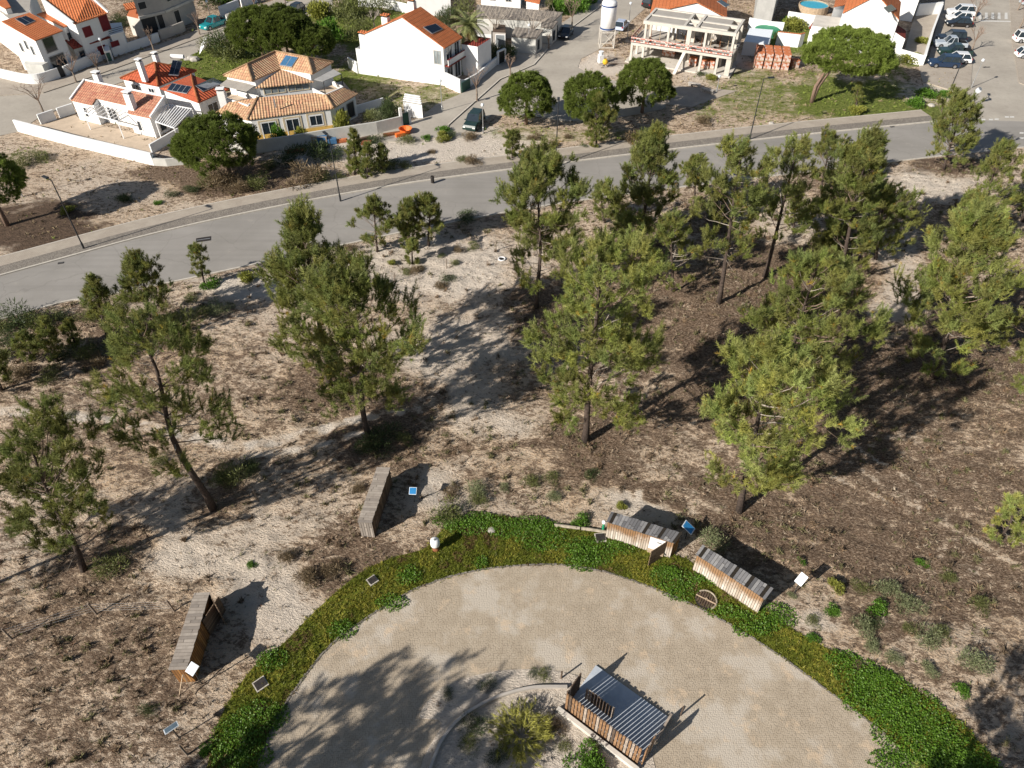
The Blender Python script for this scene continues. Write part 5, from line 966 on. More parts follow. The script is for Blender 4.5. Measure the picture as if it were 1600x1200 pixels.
def street():
    for (px, py, pt, n, a, l) in ((131, 388, 281, 1, 2.6, 'tall black road lamp leftmost on the pavement beside the dark soil patch'), (532, 313, 213, 1, 2.2, 'tall black road lamp in front of the villa garden wall'), (868, 260, 160, 1, 1.5, 'tall black road lamp in front of the round pines'), (1171, 218, 122, 1, .1, 'tall black road lamp below the grassy slope'), (1466, 186, 100, 2, 1.2, 'tall black twin headed road lamp at the side street corner')): street_lamp(px, py, pt, l, n, a)
    for (px, py, pt, l) in ((122, 118, 115, ''), (170, 99, 62, 'slim pale street lamp before the red shuttered house'), (330, 30, 3, 'slim pale street lamp above the teal pickup'), (691, 174, 127, 'slim pale street lamp at the edge of the dry grass plot'), (755, 207, 165, 'slim pale street lamp beside the dark green jeep'), (826, 79, 40, 'slim pale street lamp by the old sheds'), (980, 60, 6, 'slim street lamp right of the cement silo'), (1120, 142, 120, 'slim short lamp post by the benches'), (1518, 136, 95, 'slim dark post at the end of the parking bays'), (35, 306, 258, 'thin leaning pole beside the pine on the left edge')):
        if l: street_lamp(px, py, pt, l, 1, 0, None, True, 'slim street lamps')
    hd = heading((1454, 105), (1492, 107))
    for px, py, k, c, l, L in ((1499, 24, 'suv', 'white', 'white estate car farthest up the parking bays', 4.4), (1497, 32, 'hatch', 'white', 'white hatchback between two cars in the far parking bays', 4.0), (1496, 41, 'hatch', 'black', 'black hatchback nearest of the three in the far parking bays', 4.0), (1484, 65, 'suv', 'dark', 'dark car hidden behind the silver pickup', 4.2), (1483, 74, 'pickup', 'silver', 'silver blue pickup in the near parking bays', 4.8), (1490, 86, 'pickup', 'green', 'dark green pickup between the silver pickup and a white car', 4.9), (1492, 97, 'hatch', 'white', 'white hatchback half hidden behind the dark blue car', 4.1), (1473, 104, 'suv', 'blue', 'dark blue off road car at the near end of the parking bays', 4.3)): car(px, py, hd+math.pi if c in ('white', 'blue') else hd+math.pi, k, c, l, L)
    car(1606, 66, hd, 'suv', 'white', 'white van at the right edge, farther of two', 4.6); car(1608, 90, hd, 'hatch', 'white', 'white car at the right edge, nearer of two', 4.2); car(1612, 8, hd, 'hatch', 'silver', 'pale car at the top of the right edge', 4.1)
    car(741, 197, heading((748, 182), (731, 202)), 'suv', 'green', 'dark green jeep parked at the end of the side street', 3.9)
    car(884, 57, heading((890, 46), (878, 62)), 'hatch', 'black', 'black car parked by the old sheds', 4.0); car(971, 44, heading((965, 48), (978, 34)), 'hatch', 'pale_blue', 'pale blue car right of the cement silo', 4.0)
    car(336, 42, heading((349, 36), (322, 46)), 'pickup', 'teal', 'teal pickup truck on the upper left street', 5.0); car(462, 20, heading((470, 14), (450, 24)), 'hatch', 'black', 'dark car behind the big dark trees', 4.0); car(1018, 9, heading((1010, 12), (1026, 4)), 'suv', 'black', 'black van at the top edge above the concrete frame', 4.4)
    # silo
    b = G(947, 72); t = thing('cement_silo', b, 'white cement silo with blue bands on a pale steel frame', 'silo'); m = MB(); R = 1.2; z0, z1 = 2.6, 6.5; m.lathe(b, [(.15, 1.5), (.9, 2.5), (R, z0), (R, z1), (R*.85, z1+.25), (R*.4, z1+.4), (.01, z1+.42)], 'white_paint', 24); m.build('tank', t, True); m = MB()
    for z in (z0+.15, z1-.45): m.lathe(b, [(R+.015, z), (R+.02, z), (R+.02, z+.22), (R+.015, z+.22)], 'blue_band', 24)
    m.lathe(b, [(.32, z1+.41), (.34, z1+.7), (.01, z1+.75)], 'white_paint', 10); m.build('band', t); m = MB(); Q = [b+Vector((x, y, 0)) for x, y in ((-1.1, -1.1), (1.1, -1.1), (1.1, 1.1), (-1.1, 1.1))]
    for i in range(4):
        a, c = Q[i], Q[(i+1) % 4]; m.beam(a, a+Vector((0, 0, z0+.2)), .14, .14, 'cement_light'); m.beam(a+Vector((0, 0, .1)), c+Vector((0, 0, 2.4)), .07, .07, 'cement_light'); m.beam(a+Vector((0, 0, 2.4)), c+Vector((0, 0, 2.4)), .1, .1, 'cement_light'); m.beam(a+Vector((0, 0, .1)), c+Vector((0, 0, .1)), .12, .12, 'cement_light')
    m.build('frame', t); b = G(938, 99); t = thing('mixing_pump', b, 'small white mixing pump below the silo', 'machine'); m = MB(); m.box(b+Vector((0, 0, .7)), (.7, .7, 1.2), .3, 'white_paint'); m.lathe(b+Vector((0, 0, 1.3)), [(.25, 0), (.4, .5), (.01, .5)], 'info_white', 10); m.build('body', t); b = G(945, 105); t = thing('cement_mixer', b, 'small yellow cement mixer on the site corner', 'machine'); m = MB(); m.lathe(b+Vector((0, 0, .4)), [(.2, 0), (.42, .25), (.42, .5), (.2, .85), (.16, .83)], 'yellow_machine', 12); m.build('drum', t); m = MB()
    for a in range(3): m.beam(b+Vector((.5*math.cos(a*2.1), .5*math.sin(a*2.1), 0)), b+Vector((0, 0, .6)), .06, .06, 'dark_metal')
    m.build('stand', t)
    # benches, bins
    for i, (p, q, l) in enumerate((((1075, 133), (1094, 137), 'stone bench farther back on the paved rest area'), ((1095, 142), (1114, 147), 'stone bench nearer the front of the paved rest area'), ((1037, 156), (1047, 158), 'low bench in the tree shade at the left of the rest area'))):
        a, c = G(*p, .05), G(*q, .05); t = thing('bench', a, l, 'bench', 'benches on the rest area'); m = MB(); m.beam(a+Vector((0, 0, .45)), c+Vector((0, 0, .45)), .5, .1, 'cement'); m.build('seat', t)
        for s in (.12, .88): m = MB(); m.box(a.lerp(c, s)+Vector((0, 0, .2)), (.3, .4, .4), 0, 'cement'); m.build('leg', t)
    b = G(676, 285, .12); t = thing('litter_bin', b, 'small dark litter bin on the pavement', 'bin'); m = MB(); m.lathe(b, [(.2, 0), (.22, .75), (.18, .8), (.17, .6)], 'iron', 12); m.build('body', t)
    b = G(1517, 168); t = thing('traffic_sign', b, 'round white backed traffic sign at the side street corner', 'sign'); m = MB(); m.tube([b, b+Vector((0, 0, 2.7))], .04, 'galvanised', 6); m.build('post', t); m = MB(); m.tube([b+Vector((0, -.05, 2.4)), b+Vector((0, -.02, 2.4))], .42, 'info_white', 18); m.build('sign_face', t)
    # orange container, timber stacks, blue sheet by the villa wall
    b = G(634, 209); t = thing('orange_bin', b, 'orange plastic tub lying at the end of the villa wall', 'tub'); m = MB(); m.lathe(b, [(.55, 0), (.8, .7), (.88, .75), (.75, .72), (.5, .12), (.01, .12)], 'orange_plastic', 16); m.build('tub', t); b = G(626, 214); t = thing('orange_bin', b, 'flat orange barrier pieces in front of the orange tub', 'barrier'); m = MB(); m.box(b+Vector((0, 0, .3)), (1.3, .5, .5), .5, 'orange_plastic'); m.build('barrier', t)
    r = random.Random(5)
    for i, (x0_, y0_, x1_, y1_, mt, l) in enumerate(((448, 239, 476, 237, 'rust', 'stack of old roof battens against the villa wall'), (527, 223, 542, 221, 'orange_brick', 'row of small terracotta blocks by the villa wall'), (560, 221, 578, 217, 'slat_dark', 'dark timber pile by the villa wall'), (600, 214, 626, 210, 'rust', 'brown plank pile left of the orange tub'), (565, 226, 580, 224, 'rust', 'single reddish beam lying in front of the villa wall'))):
        a, c = G(x0_, y0_), G(x1_, y1_); t = thing('timber_stack', a, l, 'timber'); m = MB()
        for k in range(7): o = Vector((r.uniform(-.1, .1), (k % 3)*.28-.2, .1+.14*(k//3))); m.beam(a+o, c+o, .2, .12, mt)
        m.build('plank', t)
    a = G(489, 226); t = thing('spool_rack', a, 'pale wooden crate frame behind the bushes at the villa wall', 'crate'); m = MB()
    for dx in (0, .9, 1.8):
        for dy in (0, .8): m.beam(a+Vector((dx, dy, 0)), a+Vector((dx, dy, 1)), .1, .1, 'timber_pale')
    for z in (.1, .55, 1.0):
        for dy in (0, .8): m.beam(a+Vector((-.1, dy, z)), a+Vector((1.9, dy, z)), .1, .08, 'timber_pale')
    m.build('frame', t); a = G(505, 224); t = thing('blue_sheet', a, 'blue plastic tank under bushes at the villa wall', 'tank'); m = MB(); m.box(a+Vector((0, 0, .5)), (1.2, .9, 1.0), .1, 'tarp_blue'); m.box(a+Vector((1.2, 0, .35)), (1.1, .7, .6), .2, 'tarp_blue'); m.build('tank', t)
    # fallen white sail board and rocks on the left plot
    a = G(311, 86); t = thing('dinghy_hull', a, 'upturned white surfboard like hull leaning in the weeds', 'hull'); m = MB(); m.slab([a, V(318, 74, .9), V(323, 58, 2.0), V(319, 57, 2.0), V(314, 70, 1.1)], .1, 'white_paint'); m.build('hull', t)
    for i, (px, py, s) in enumerate(((298, 92, .7), (305, 94, .8), (292, 93, .5), (470, 253, .9), (1455, 165, .5), (1205, 193, .4))): 
        a = G(px, py); m = MB(); m.lathe(a-Vector((0, 0, .1)), [(s*.9, 0), (s, s*.35), (s*.6, s*.7), (.01, s*.8)], 'rock', 7); auto(setp(m.build('rock'), None, 'rock', 'pale rocks'), 'pale angular rock lying on the weedy plot', px)
    # road marks, gullies
    def quad(name, pts, z, mat, **k): return setp(strip_mesh(name, [tuple(p)[:2] for p in pts], z, mat, None, z-.02), **k)
    for x, l in ((1531, ''), (1541, ''), (1551, ''), (1561, ''), (1572, '')): 
        a = G(x, 25); setp(strip_mesh('road_marking', P2([(x-2.5, 30), (x+2.5, 30), (x+2, 20), (x-2, 20)]), .034, 'road_paint'), kind='structure')
    for x, y in ((1536, 187), (1548, 187), (1557, 186.5), (1573, 183), (1581, 183), (1596, 216), (1596, 208)): setp(strip_mesh('road_marking', P2([(x-3, y+1), (x+3.5, y+1), (x+3.5, y-1), (x-3, y-1)]), .034, 'road_paint'), kind='structure')
    setp(strip_mesh('road_marking', P2([(1530, 32), (1582, 33), (1582, 34.5), (1530, 33.5)]), .034, 'road_paint'), kind='structure')
    for px, py, w, l in ((318, 374, 1.5, 'large rectangular iron drain cover in the road'), (95, 411, .55, 'small iron gully at the road edge on the left'), (806, 282, .6, 'small iron gully at the road edge behind the middle pine'), (1096, 239, .6, 'small iron gully at the road edge near the middle right'), (1326, 219, 1.2, 'rectangular iron drain cover on the right half of the road'), (1394, 198, .6, 'small iron gully in the cobbled strip on the right'), (1539, 105, .7, 'left one of two iron covers in the side street'), (1544.5, 105, .5, 'right one of two iron covers in the side street')):
        a = G(px, py, .024); m = MB(); m.box(a+Vector((0, 0, .0 if w > .6 else .01)), (w, w*.55, .03), .28, 'iron'); m.box(a+Vector((0, 0, .012)), (w*.9, w*.06, .03), .28, 'galvanised'); setp(m.build('drain_cover'), l, 'drain cover', 'iron covers')
    # wooden marker stakes by the road and lone tyre
    for px, py in ((504, 421), (617, 440), (775, 393), (698, 420)): a = G(px, py); a.z = zat(a.x, a.y); m = MB(); m.tube([a-Vector((0, 0, .1)), a+Vector((.03, 0, 1.2))], .05, 'bark_pale', 6); auto(setp(m.build('marker_post'), None, 'post', 'short marker posts'), 'short grey wooden post on the sand beside the road', px)
    a = G(784, 407); a.z = zat(a.x, a.y); m = MB(); m.lathe(a, [(.30, .02), (.38, .02), (.40, .08), (.37, .13), (.29, .13), (.27, .06)], 'white_paint', 18); m.lathe(a, [(.27, .05), (.01, .05)], 'tyre', 12); setp(m.build('painted_ring'), 'white painted ring lying on the sand left of the middle pine', 'ring')
def slatbox(t, corners, zf, zb, side, front, top, name=('front_wall', 'end_wall', 'roof')):
    """timber hide on four footprint corners (front-left, front-right, back-right, back-left) with a sloping plank lid"""
    A, B, C, D = corners; m = MB(); z = -.35
    def fc(p, q, zp, zq, mat): 
        L = (up(q, 0)-up(p, 0)).length; m.face([up(p, z), up(q, z), up(q, zq), up(p, zp)], mat, [(0, 0), (0, L), (zq-z, L), (zp-z, 0)])
    fc(A, B, zf, zf, front); fc(C, D, zb, zb, side); m.build(name[0], t)
    for p_, q_, a_, b_ in ((B, C, zf, zb), (D, A, zb, zf)): m = MB(); fc(p_, q_, a_, b_, side); m.build(name[1], t)
    m = MB(); e = .10; c = centroid([up(p, 0) for p in corners]); P = [Vector((p.x, p.y, h))+(up(p, 0)-c).normalized()*e for p, h in zip(corners, (zf, zf, zb, zb))]; L = (P[1]-P[0]).length; w = (P[3]-P[0]).length
    r = random.Random(int(L*100)); n = int(L/.2)                       # separate lid planks, slightly uneven
    for k in range(n):
        u0, u1 = k/n+.002, (k+1)/n-.002; j0, j1 = r.uniform(-.012, .02)/w, r.uniform(-.01, .03)/w; q = lambda u, v: P[0].lerp(P[1], u).lerp(P[3].lerp(P[2], u), v)
        pts = [q(u0, -j0), q(u1, -j0), q(u1, 1+j1), q(u0, 1+j1)]; dz = Vector((0, 0, .05+r.uniform(0, .012))); pts = [p+dz for p in pts]; a = r.uniform(0, 60); m.slab(pts, .045, top, [(a, .17*k+.05)]*2+[(a+1, .17*k+.05)]*2)
    m.build(name[2], t)
def foot(px_pts, z): return [up(V(x, y, h), 0) for (x, y), h in zip(px_pts, z)]
def panel(px, py, w, h, z, tilt, rz, mat, label, pole=True, pz=None, base=None, name='info_panel', cat='panel'):
    c = V(px, py, z); t = thing(name, up(c, 0), label, cat, 'small panels on posts'); m = MB(); M = Matrix.Translation(c) @ Matrix.Rotation(rz, 4, 'Z') @ Matrix.Rotation(tilt, 4, 'X')
    def bx(sx, sy, z0_, z1_, mt):
        p = [M @ Vector((x*sx/2, y*sy/2, q)) for q in (z0_, z1_) for x, y in ((-1, -1), (1, -1), (1, 1), (-1, 1))]; m.prism(p[:4], p[4:], mt)
    bx(w, h, -.04, 0, 'info_white'); bx(w*.88, h*.88, 0, .01, mat); m.build('board', t); m = MB(); b = up(c, zat(c.x, c.y)-.1)
    m.tube([b, c-Vector((0, 0, .05))], .035, 'dark_metal', 6); m.build('post', t); return t
def foreground():
    # hide A (upper middle)
    z = 1.75; ft = foot([(559.5, 815), (580.6, 816), (609, 732.5), (589, 732)], (z, z, z, z)); A, B, C, D = ft
    # footprint: long sides run away from the camera; 'front' = right long side
    t = thing('timber_hide', up(centroid(ft), 0), 'long narrow grey timber box shed standing alone left of the blue panel', 'timber shed', 'timber clad sheds round the verge'); slatbox(t, [D, A, B, C], z, z, 'boards_brown', 'boards_brown', 'boards_grey')
    m = MB(); L = (B-A).length; nf = Vector(((B-A).y, -(B-A).x, 0)).normalized()*.02; m.face([up(A, -.3)+nf, up(B, -.3)+nf, up(B, z)+nf, up(A, z)+nf], 'boards_grey', [(0, 0), (0, L), (2, L), (2, 0)]); m.build('front_cladding', t)
    # hide D (lower left)
    z = 1.75; ft = foot([(265, 1045), (292, 1044), (327, 928), (304, 929)], (z, z, z, z)); A, B, C, D = ft
    t = thing('timber_hide', up(centroid(ft), 0), 'long narrow grey timber box shed with an open side door at lower left', 'timber shed', 'timber clad sheds round the verge'); slatbox(t, [D, A, B, C], z, z, 'boards_orange', 'boards_brown', 'boards_grey'); dr = (C-B).normalized(); m = MB(); h0 = B.lerp(C, .62); h1 = h0+Matrix.Rotation(-.32, 3, 'Z') @ (dr*1.7); m.beam(up(h0, z/2)+Vector((.05, 0, 0)), up(h1, z/2)+Vector((.05, 0, 0)), .05, z*.95, 'boards_brown'); h2 = C; h3 = C+Matrix.Rotation(-2.5, 3, 'Z') @ (dr*1.5); m.beam(up(h2, z/2), up(h3, z/2), .05, z*.95, 'boards_brown'); m.build('open_door', t)
    m = MB(); q = A.lerp(B, .62); 
    for s in (-.35, .55): m.beam(q+Vector((s, -.75, 0)), up(q, 1.2)+Vector((0, -.1, 0)), .05, .05, 'timber_pale')
    m.build('prop', t)
    # hide C (right of the log) and hide B
    zf, zb = 1.75, 2.0
    ft = foot([(949.5, 816), (1052.5, 848.5), (1064, 833.5), (957, 801)], (zf, zf, zb, zb)); A, B, C, D = ft; t = thing('timber_hide', up(centroid(ft), 0), 'weathered timber shed with a slate grey plank lid and an open hatch', 'timber shed', 'timber clad sheds round the verge')
    slatbox(t, ft, zf, zb, 'boards_orange', 'boards_stained', 'boards_slate'); n = Vector(((B-A).y, -(B-A).x, 0)).normalized(); 
    if n.dot(-A) < 0: n = -n
    m = MB(); p0, p1 = A.lerp(B, .66), A.lerp(B, .90); m.prism([up(p0, .45)+n*.01, up(p1, .45)+n*.01, up(p1, .45)+n*.05, up(p0, .45)+n*.05], [up(p0, zf-.08)+n*.01, up(p1, zf-.08)+n*.01, up(p1, zf-.08)+n*.05, up(p0, zf-.08)+n*.05], 'white_paint'); hatch = m.build('hatch', t)
    m = MB(); m.box(up(p0.lerp(p1, .6), 1.35)+n*.07, (.28, .03, .05), math.atan2((B-A).y, (B-A).x), 'dark_metal'); sub(hatch, m, 'handle'); m = MB(); m.beam(up(p1, zf/2)+n*.05, up(p1, zf/2)+n*1.15-(B-A).normalized()*.75, .05, zf*.97, 'boards_brown'); m.build('open_door', t); m = MB(); m.prism([up(p0, .4)+n*.05, up(p1, .4)+n*.05, up(p1, .4)+n*.35, up(p0, .4)+n*.35], [up(p0, .46)+n*.05, up(p1, .46)+n*.05, up(p1, .46)+n*.35, up(p0, .46)+n*.35], 'timber_pale'); m.build('shelf', t)
    ft = foot([(1089, 867.5), (1193.5, 935.5), (1205.6, 919.5), (1099, 853.5)], (zf, zf, zb, zb)); t = thing('timber_hide', up(centroid(ft), 0), 'closed timber shed with rust streaked boards right of the grey shrub', 'timber shed', 'timber clad sheds round the verge'); slatbox(t, ft, zf, zb, 'boards_grey', 'boards_stained', 'boards_slate')
    # panels
    panel(645, 767, .52, .52, 1.3, .45, -.05, 'info_blue', 'small square blue panel on a post right of the narrow shed')
    panel(1076, 824, .62, .85, 1.3, .5, .95, 'info_blue', 'blue panel on a post behind the shed with the open hatch')
    panel(1252, 905, .5, .75, 1.5, .75, -.9, 'info_white', 'white tilted panel on a post right of the closed shed', name='solar_lamp')
    panel(300, 1045, .6, .6, 1.9, .35, -.5, 'info_white', 'white panel fixed at the corner of the lower left shed', name='solar_lamp')
    panel(267, 1137, .75, .42, 1.4, -.35, .7, 'panel_dull', 'dull blue solar panel on a short post near the bottom left', name='solar_lamp')
    # hydrant and valve
    b = G(681, 858, .05); t = thing('hydrant', b, 'white capped hydrant with a rusty base at the edge of the verge', 'hydrant'); m = MB(); m.lathe(b, [(.24, 0), (.24, .18), (.2, .2), (.18, .5)], 'rust', 12); m.build('base', t, True); m = MB(); m.lathe(b, [(.19, .48), (.30, .5), (.32, .62), (.30, 1.02), (.18, 1.12), (.01, 1.14)], 'white_paint', 16); m.build('cap', t, True); m = MB(); m.lathe(b+Vector((0, -.02, 1.12)), [(.09, 0), (.07, .06), (.01, .06)], 'grey_fabric', 8); m.build('knob', t)
    b = G(942, 829); t = thing('stand_pipe', b, 'small green water tap with a white cap beside the open hatch shed', 'tap'); m = MB(); m.tube([b, b+Vector((0, 0, .95))], [.10, .08], 'green_cover', 8); m.build('pipe', t); m = MB(); m.lathe(b+Vector((0, 0, .9)), [(.14, 0), (.16, .12), (.05, .22), (.01, .22)], 'white_paint', 10); m.build('cap', t)
    # covers on the verge
    for px, py, s, l in ((407, 1069, .62, 'square dark cover with a pale frame on the left of the verge'), (938, 840, .6, 'dark inspection cover below the log beside the green tap'), (582, 907, .5, 'small dark cover at the outer edge of the verge')):
        a = G(px, py, .10); t = thing('inspection_cover', a, l, 'cover', 'inspection covers'); m = MB(); m.box(a+Vector((0, 0, -.02)), (s+.12, s*.95+.12, .12), .7 if px < 700 else .1, 'kerb'); m.build('frame', t); m = MB(); m.box(a+Vector((0, 0, .05)), (s, s*.9, .05), .7 if px < 700 else .1, 'iron'); m.build('lid', t)
    a = G(1103, 937, .12); t = thing('well_cover', a, 'round sunken grating of dark boards with a pale rim below the closed shed', 'cover', 'inspection covers'); m = MB(); m.tube([a+Vector((.66*math.cos(k*.2), .66*math.sin(k*.2), 0)) for k in range(-6, 11)], .06, 'log', 6); m.build('rim', t); m = MB(); q = Matrix.Rotation(-.55, 3, 'Z'); m.prism([a+Vector((.66*math.cos(k*.35), .66*math.sin(k*.35), -.1)) for k in range(18)], [a+Vector((.66*math.cos(k*.35), .66*math.sin(k*.35), -.02)) for k in range(18)], 'iron')
    for k in range(9):
        x = -.6+.15*k; h = math.sqrt(max(.01, .66**2-x*x)); m.beam(a+q @ Vector((x, -h*.8, .02)), a+q @ Vector((x, h*.8, .02)), .11, .04, 'slat_dark')
    m.beam(a+q @ Vector((-.66, 0, .06)), a+q @ Vector((.66, 0, .06)), .06, .05, 'timber_pale'); m.box(a+Vector((0, 0, .1)), (.14, .14, .06), .3, 'timber_pale'); m.build('grating', t)
    # log edging
    for (p, q, l) in (((866, 822), (906, 827), 'pale round log edging the verge, left of the next one'), ((908, 827), (948, 833), 'pale round log edging the verge up to the open hatch shed')): a, c = G(*p), G(*q); m = MB(); m.tube([up(a, .12), up(a.lerp(c, .5), .14), up(c, .12)], [.13, .12, .12], 'log', 8); setp(m.build('timber_log'), l, 'log', 'edging logs')
    a = G(768, 827, .15); m = MB(); m.lathe(a, [(.30, -.15), (.26, -.05), (.01, 0)], 'rock', 9); setp(m.build('rock'), 'flat pale stone among the weeds of the verge', 'rock')
    # wire fence at the left
    posts = []
    for px, py, ty in ((152, 961, 940), (273, 956, 938), (395, 1012, 0), (20, 1000, 975), (293, 1180, 1160), (404, 783, 762)):
        a = G(px, py); a.z = zat(a.x, a.y)-.1; lean = Vector((-.15, .1, 0)); m = MB(); m.tube([a, a+Vector((0, 0, 1.25))+lean], .06, 'bark_pale', 6)
        if ty: auto(setp(m.build('fence_post'), None, 'post', 'wooden fence posts'), 'short wooden fence post in the sand on the left side', px); posts.append(a+Vector((0, 0, 1.1))+lean)
    m = MB()
    for k in range(4):
        o = Vector((0, 0, -.25*k)); m.tube([posts[2]+o, posts[0]+o], .006, 'galvanised', 3); m.tube([posts[0]+o, posts[1]+o], .006, 'galvanised', 3)
    setp(m.build('fence_wire'), 'thin sagging fence wires strung between the left wooden posts', 'wire')
    for (p, q) in (((262, 958), (305, 940)), ((352, 916), (300, 938)), ((300, 1175), (420, 1060))):
        pass
    # slatted timber compound on the island
    t = thing('slatted_enclosure', G(960, 1130), 'slatted timber enclosure with a striped pale floor on the sand island', 'enclosure'); E0, E1 = G(883, 1107), G(992, 1190); ux = (E1-E0).normalized(); N0 = G(912, 1075)
    slab = [G(905, 1078, .12), G(960, 1042, .12), G(1057, 1113, .12), G(1000, 1178, .12)]
    u = (E1-E0); vv = Vector((-u.y, u.x, 0)).normalized(); 
    if vv.y < 0: vv = -vv
    D_ = 3.15; u = u*1.08; q = [E0, E0+u, E0+u+vv*D_, E0+vv*D_]; q = [Vector((p.x, p.y, .0)) for p in q]
    m = MB(); m.prism([p+Vector((0, 0, -.1)) for p in q], [p+Vector((0, 0, .14)) for p in q], 'slab'); m.build('floor', t); L = u.length; un = u.normalized(); r = random.Random(4)
    m = MB(); m.beam(q[0]-vv*.35+un*-.3+Vector((0, 0, .1)), q[1]-vv*.35+Vector((0, 0, .1)), .22, .55, 'cement_light'); m.build('footing', t)
    def slats(p, d, L, h, name, step=.20, mats=('slat_orange', 'slat_grey', 'slat_orange', 'slat_dark')):
        n = int(L/step)
        for k in range(n):
            m = MB(); c = p+d*(step*(k+.5)); hh = h+r.uniform(-.05, .06); m.box(up(c, hh/2+.05), (.145, .07, hh), math.atan2(d.y, d.x), mats[r.randrange(4)]); m.build('slat', t)
    slats(q[0]-vv*.05, un, L, 2.05, 'slat'); slats(q[0], vv, 1.5, 2.1, 'slat', mats=('slat_grey', 'slat_dark', 'slat_grey', 'slat_dark')); slats(q[0]+vv*1.15+un*.55, un, 1.9, 1.35, 'slat', .19, ('slat_dark', 'slat_dark', 'slat_grey', 'slat_dark'))
    slats(q[1], vv, 1.3, 2.1, 'slat', .19)
    m = MB(); m.beam(q[1]+vv*1.35+Vector((0, 0, .45)), q[2]+Vector((0, 0, .45)), .12, .55, 'slat_grey'); m.beam(q[0]-vv*.0+Vector((0, 0, .5)), q[1]+Vector((0, 0, .5)), .05, .1, 'slat_dark'); m.build('rail', t)
    m = MB(); a = G(877, 1060); m.tube([a, a+Vector((0, 0, .9))], .05, 'slat_dark', 6); setp(m.build('marker_post'), 'short dark post on the island beside the slatted enclosure', 'post')
    m = MB(); a = G(1063, 1118); m.tube([a, a+Vector((0, 0, 1.15))], .05, 'slat_dark', 6); setp(m.build('marker_post'), 'tall thin post at the right corner of the slatted enclosure', 'post')
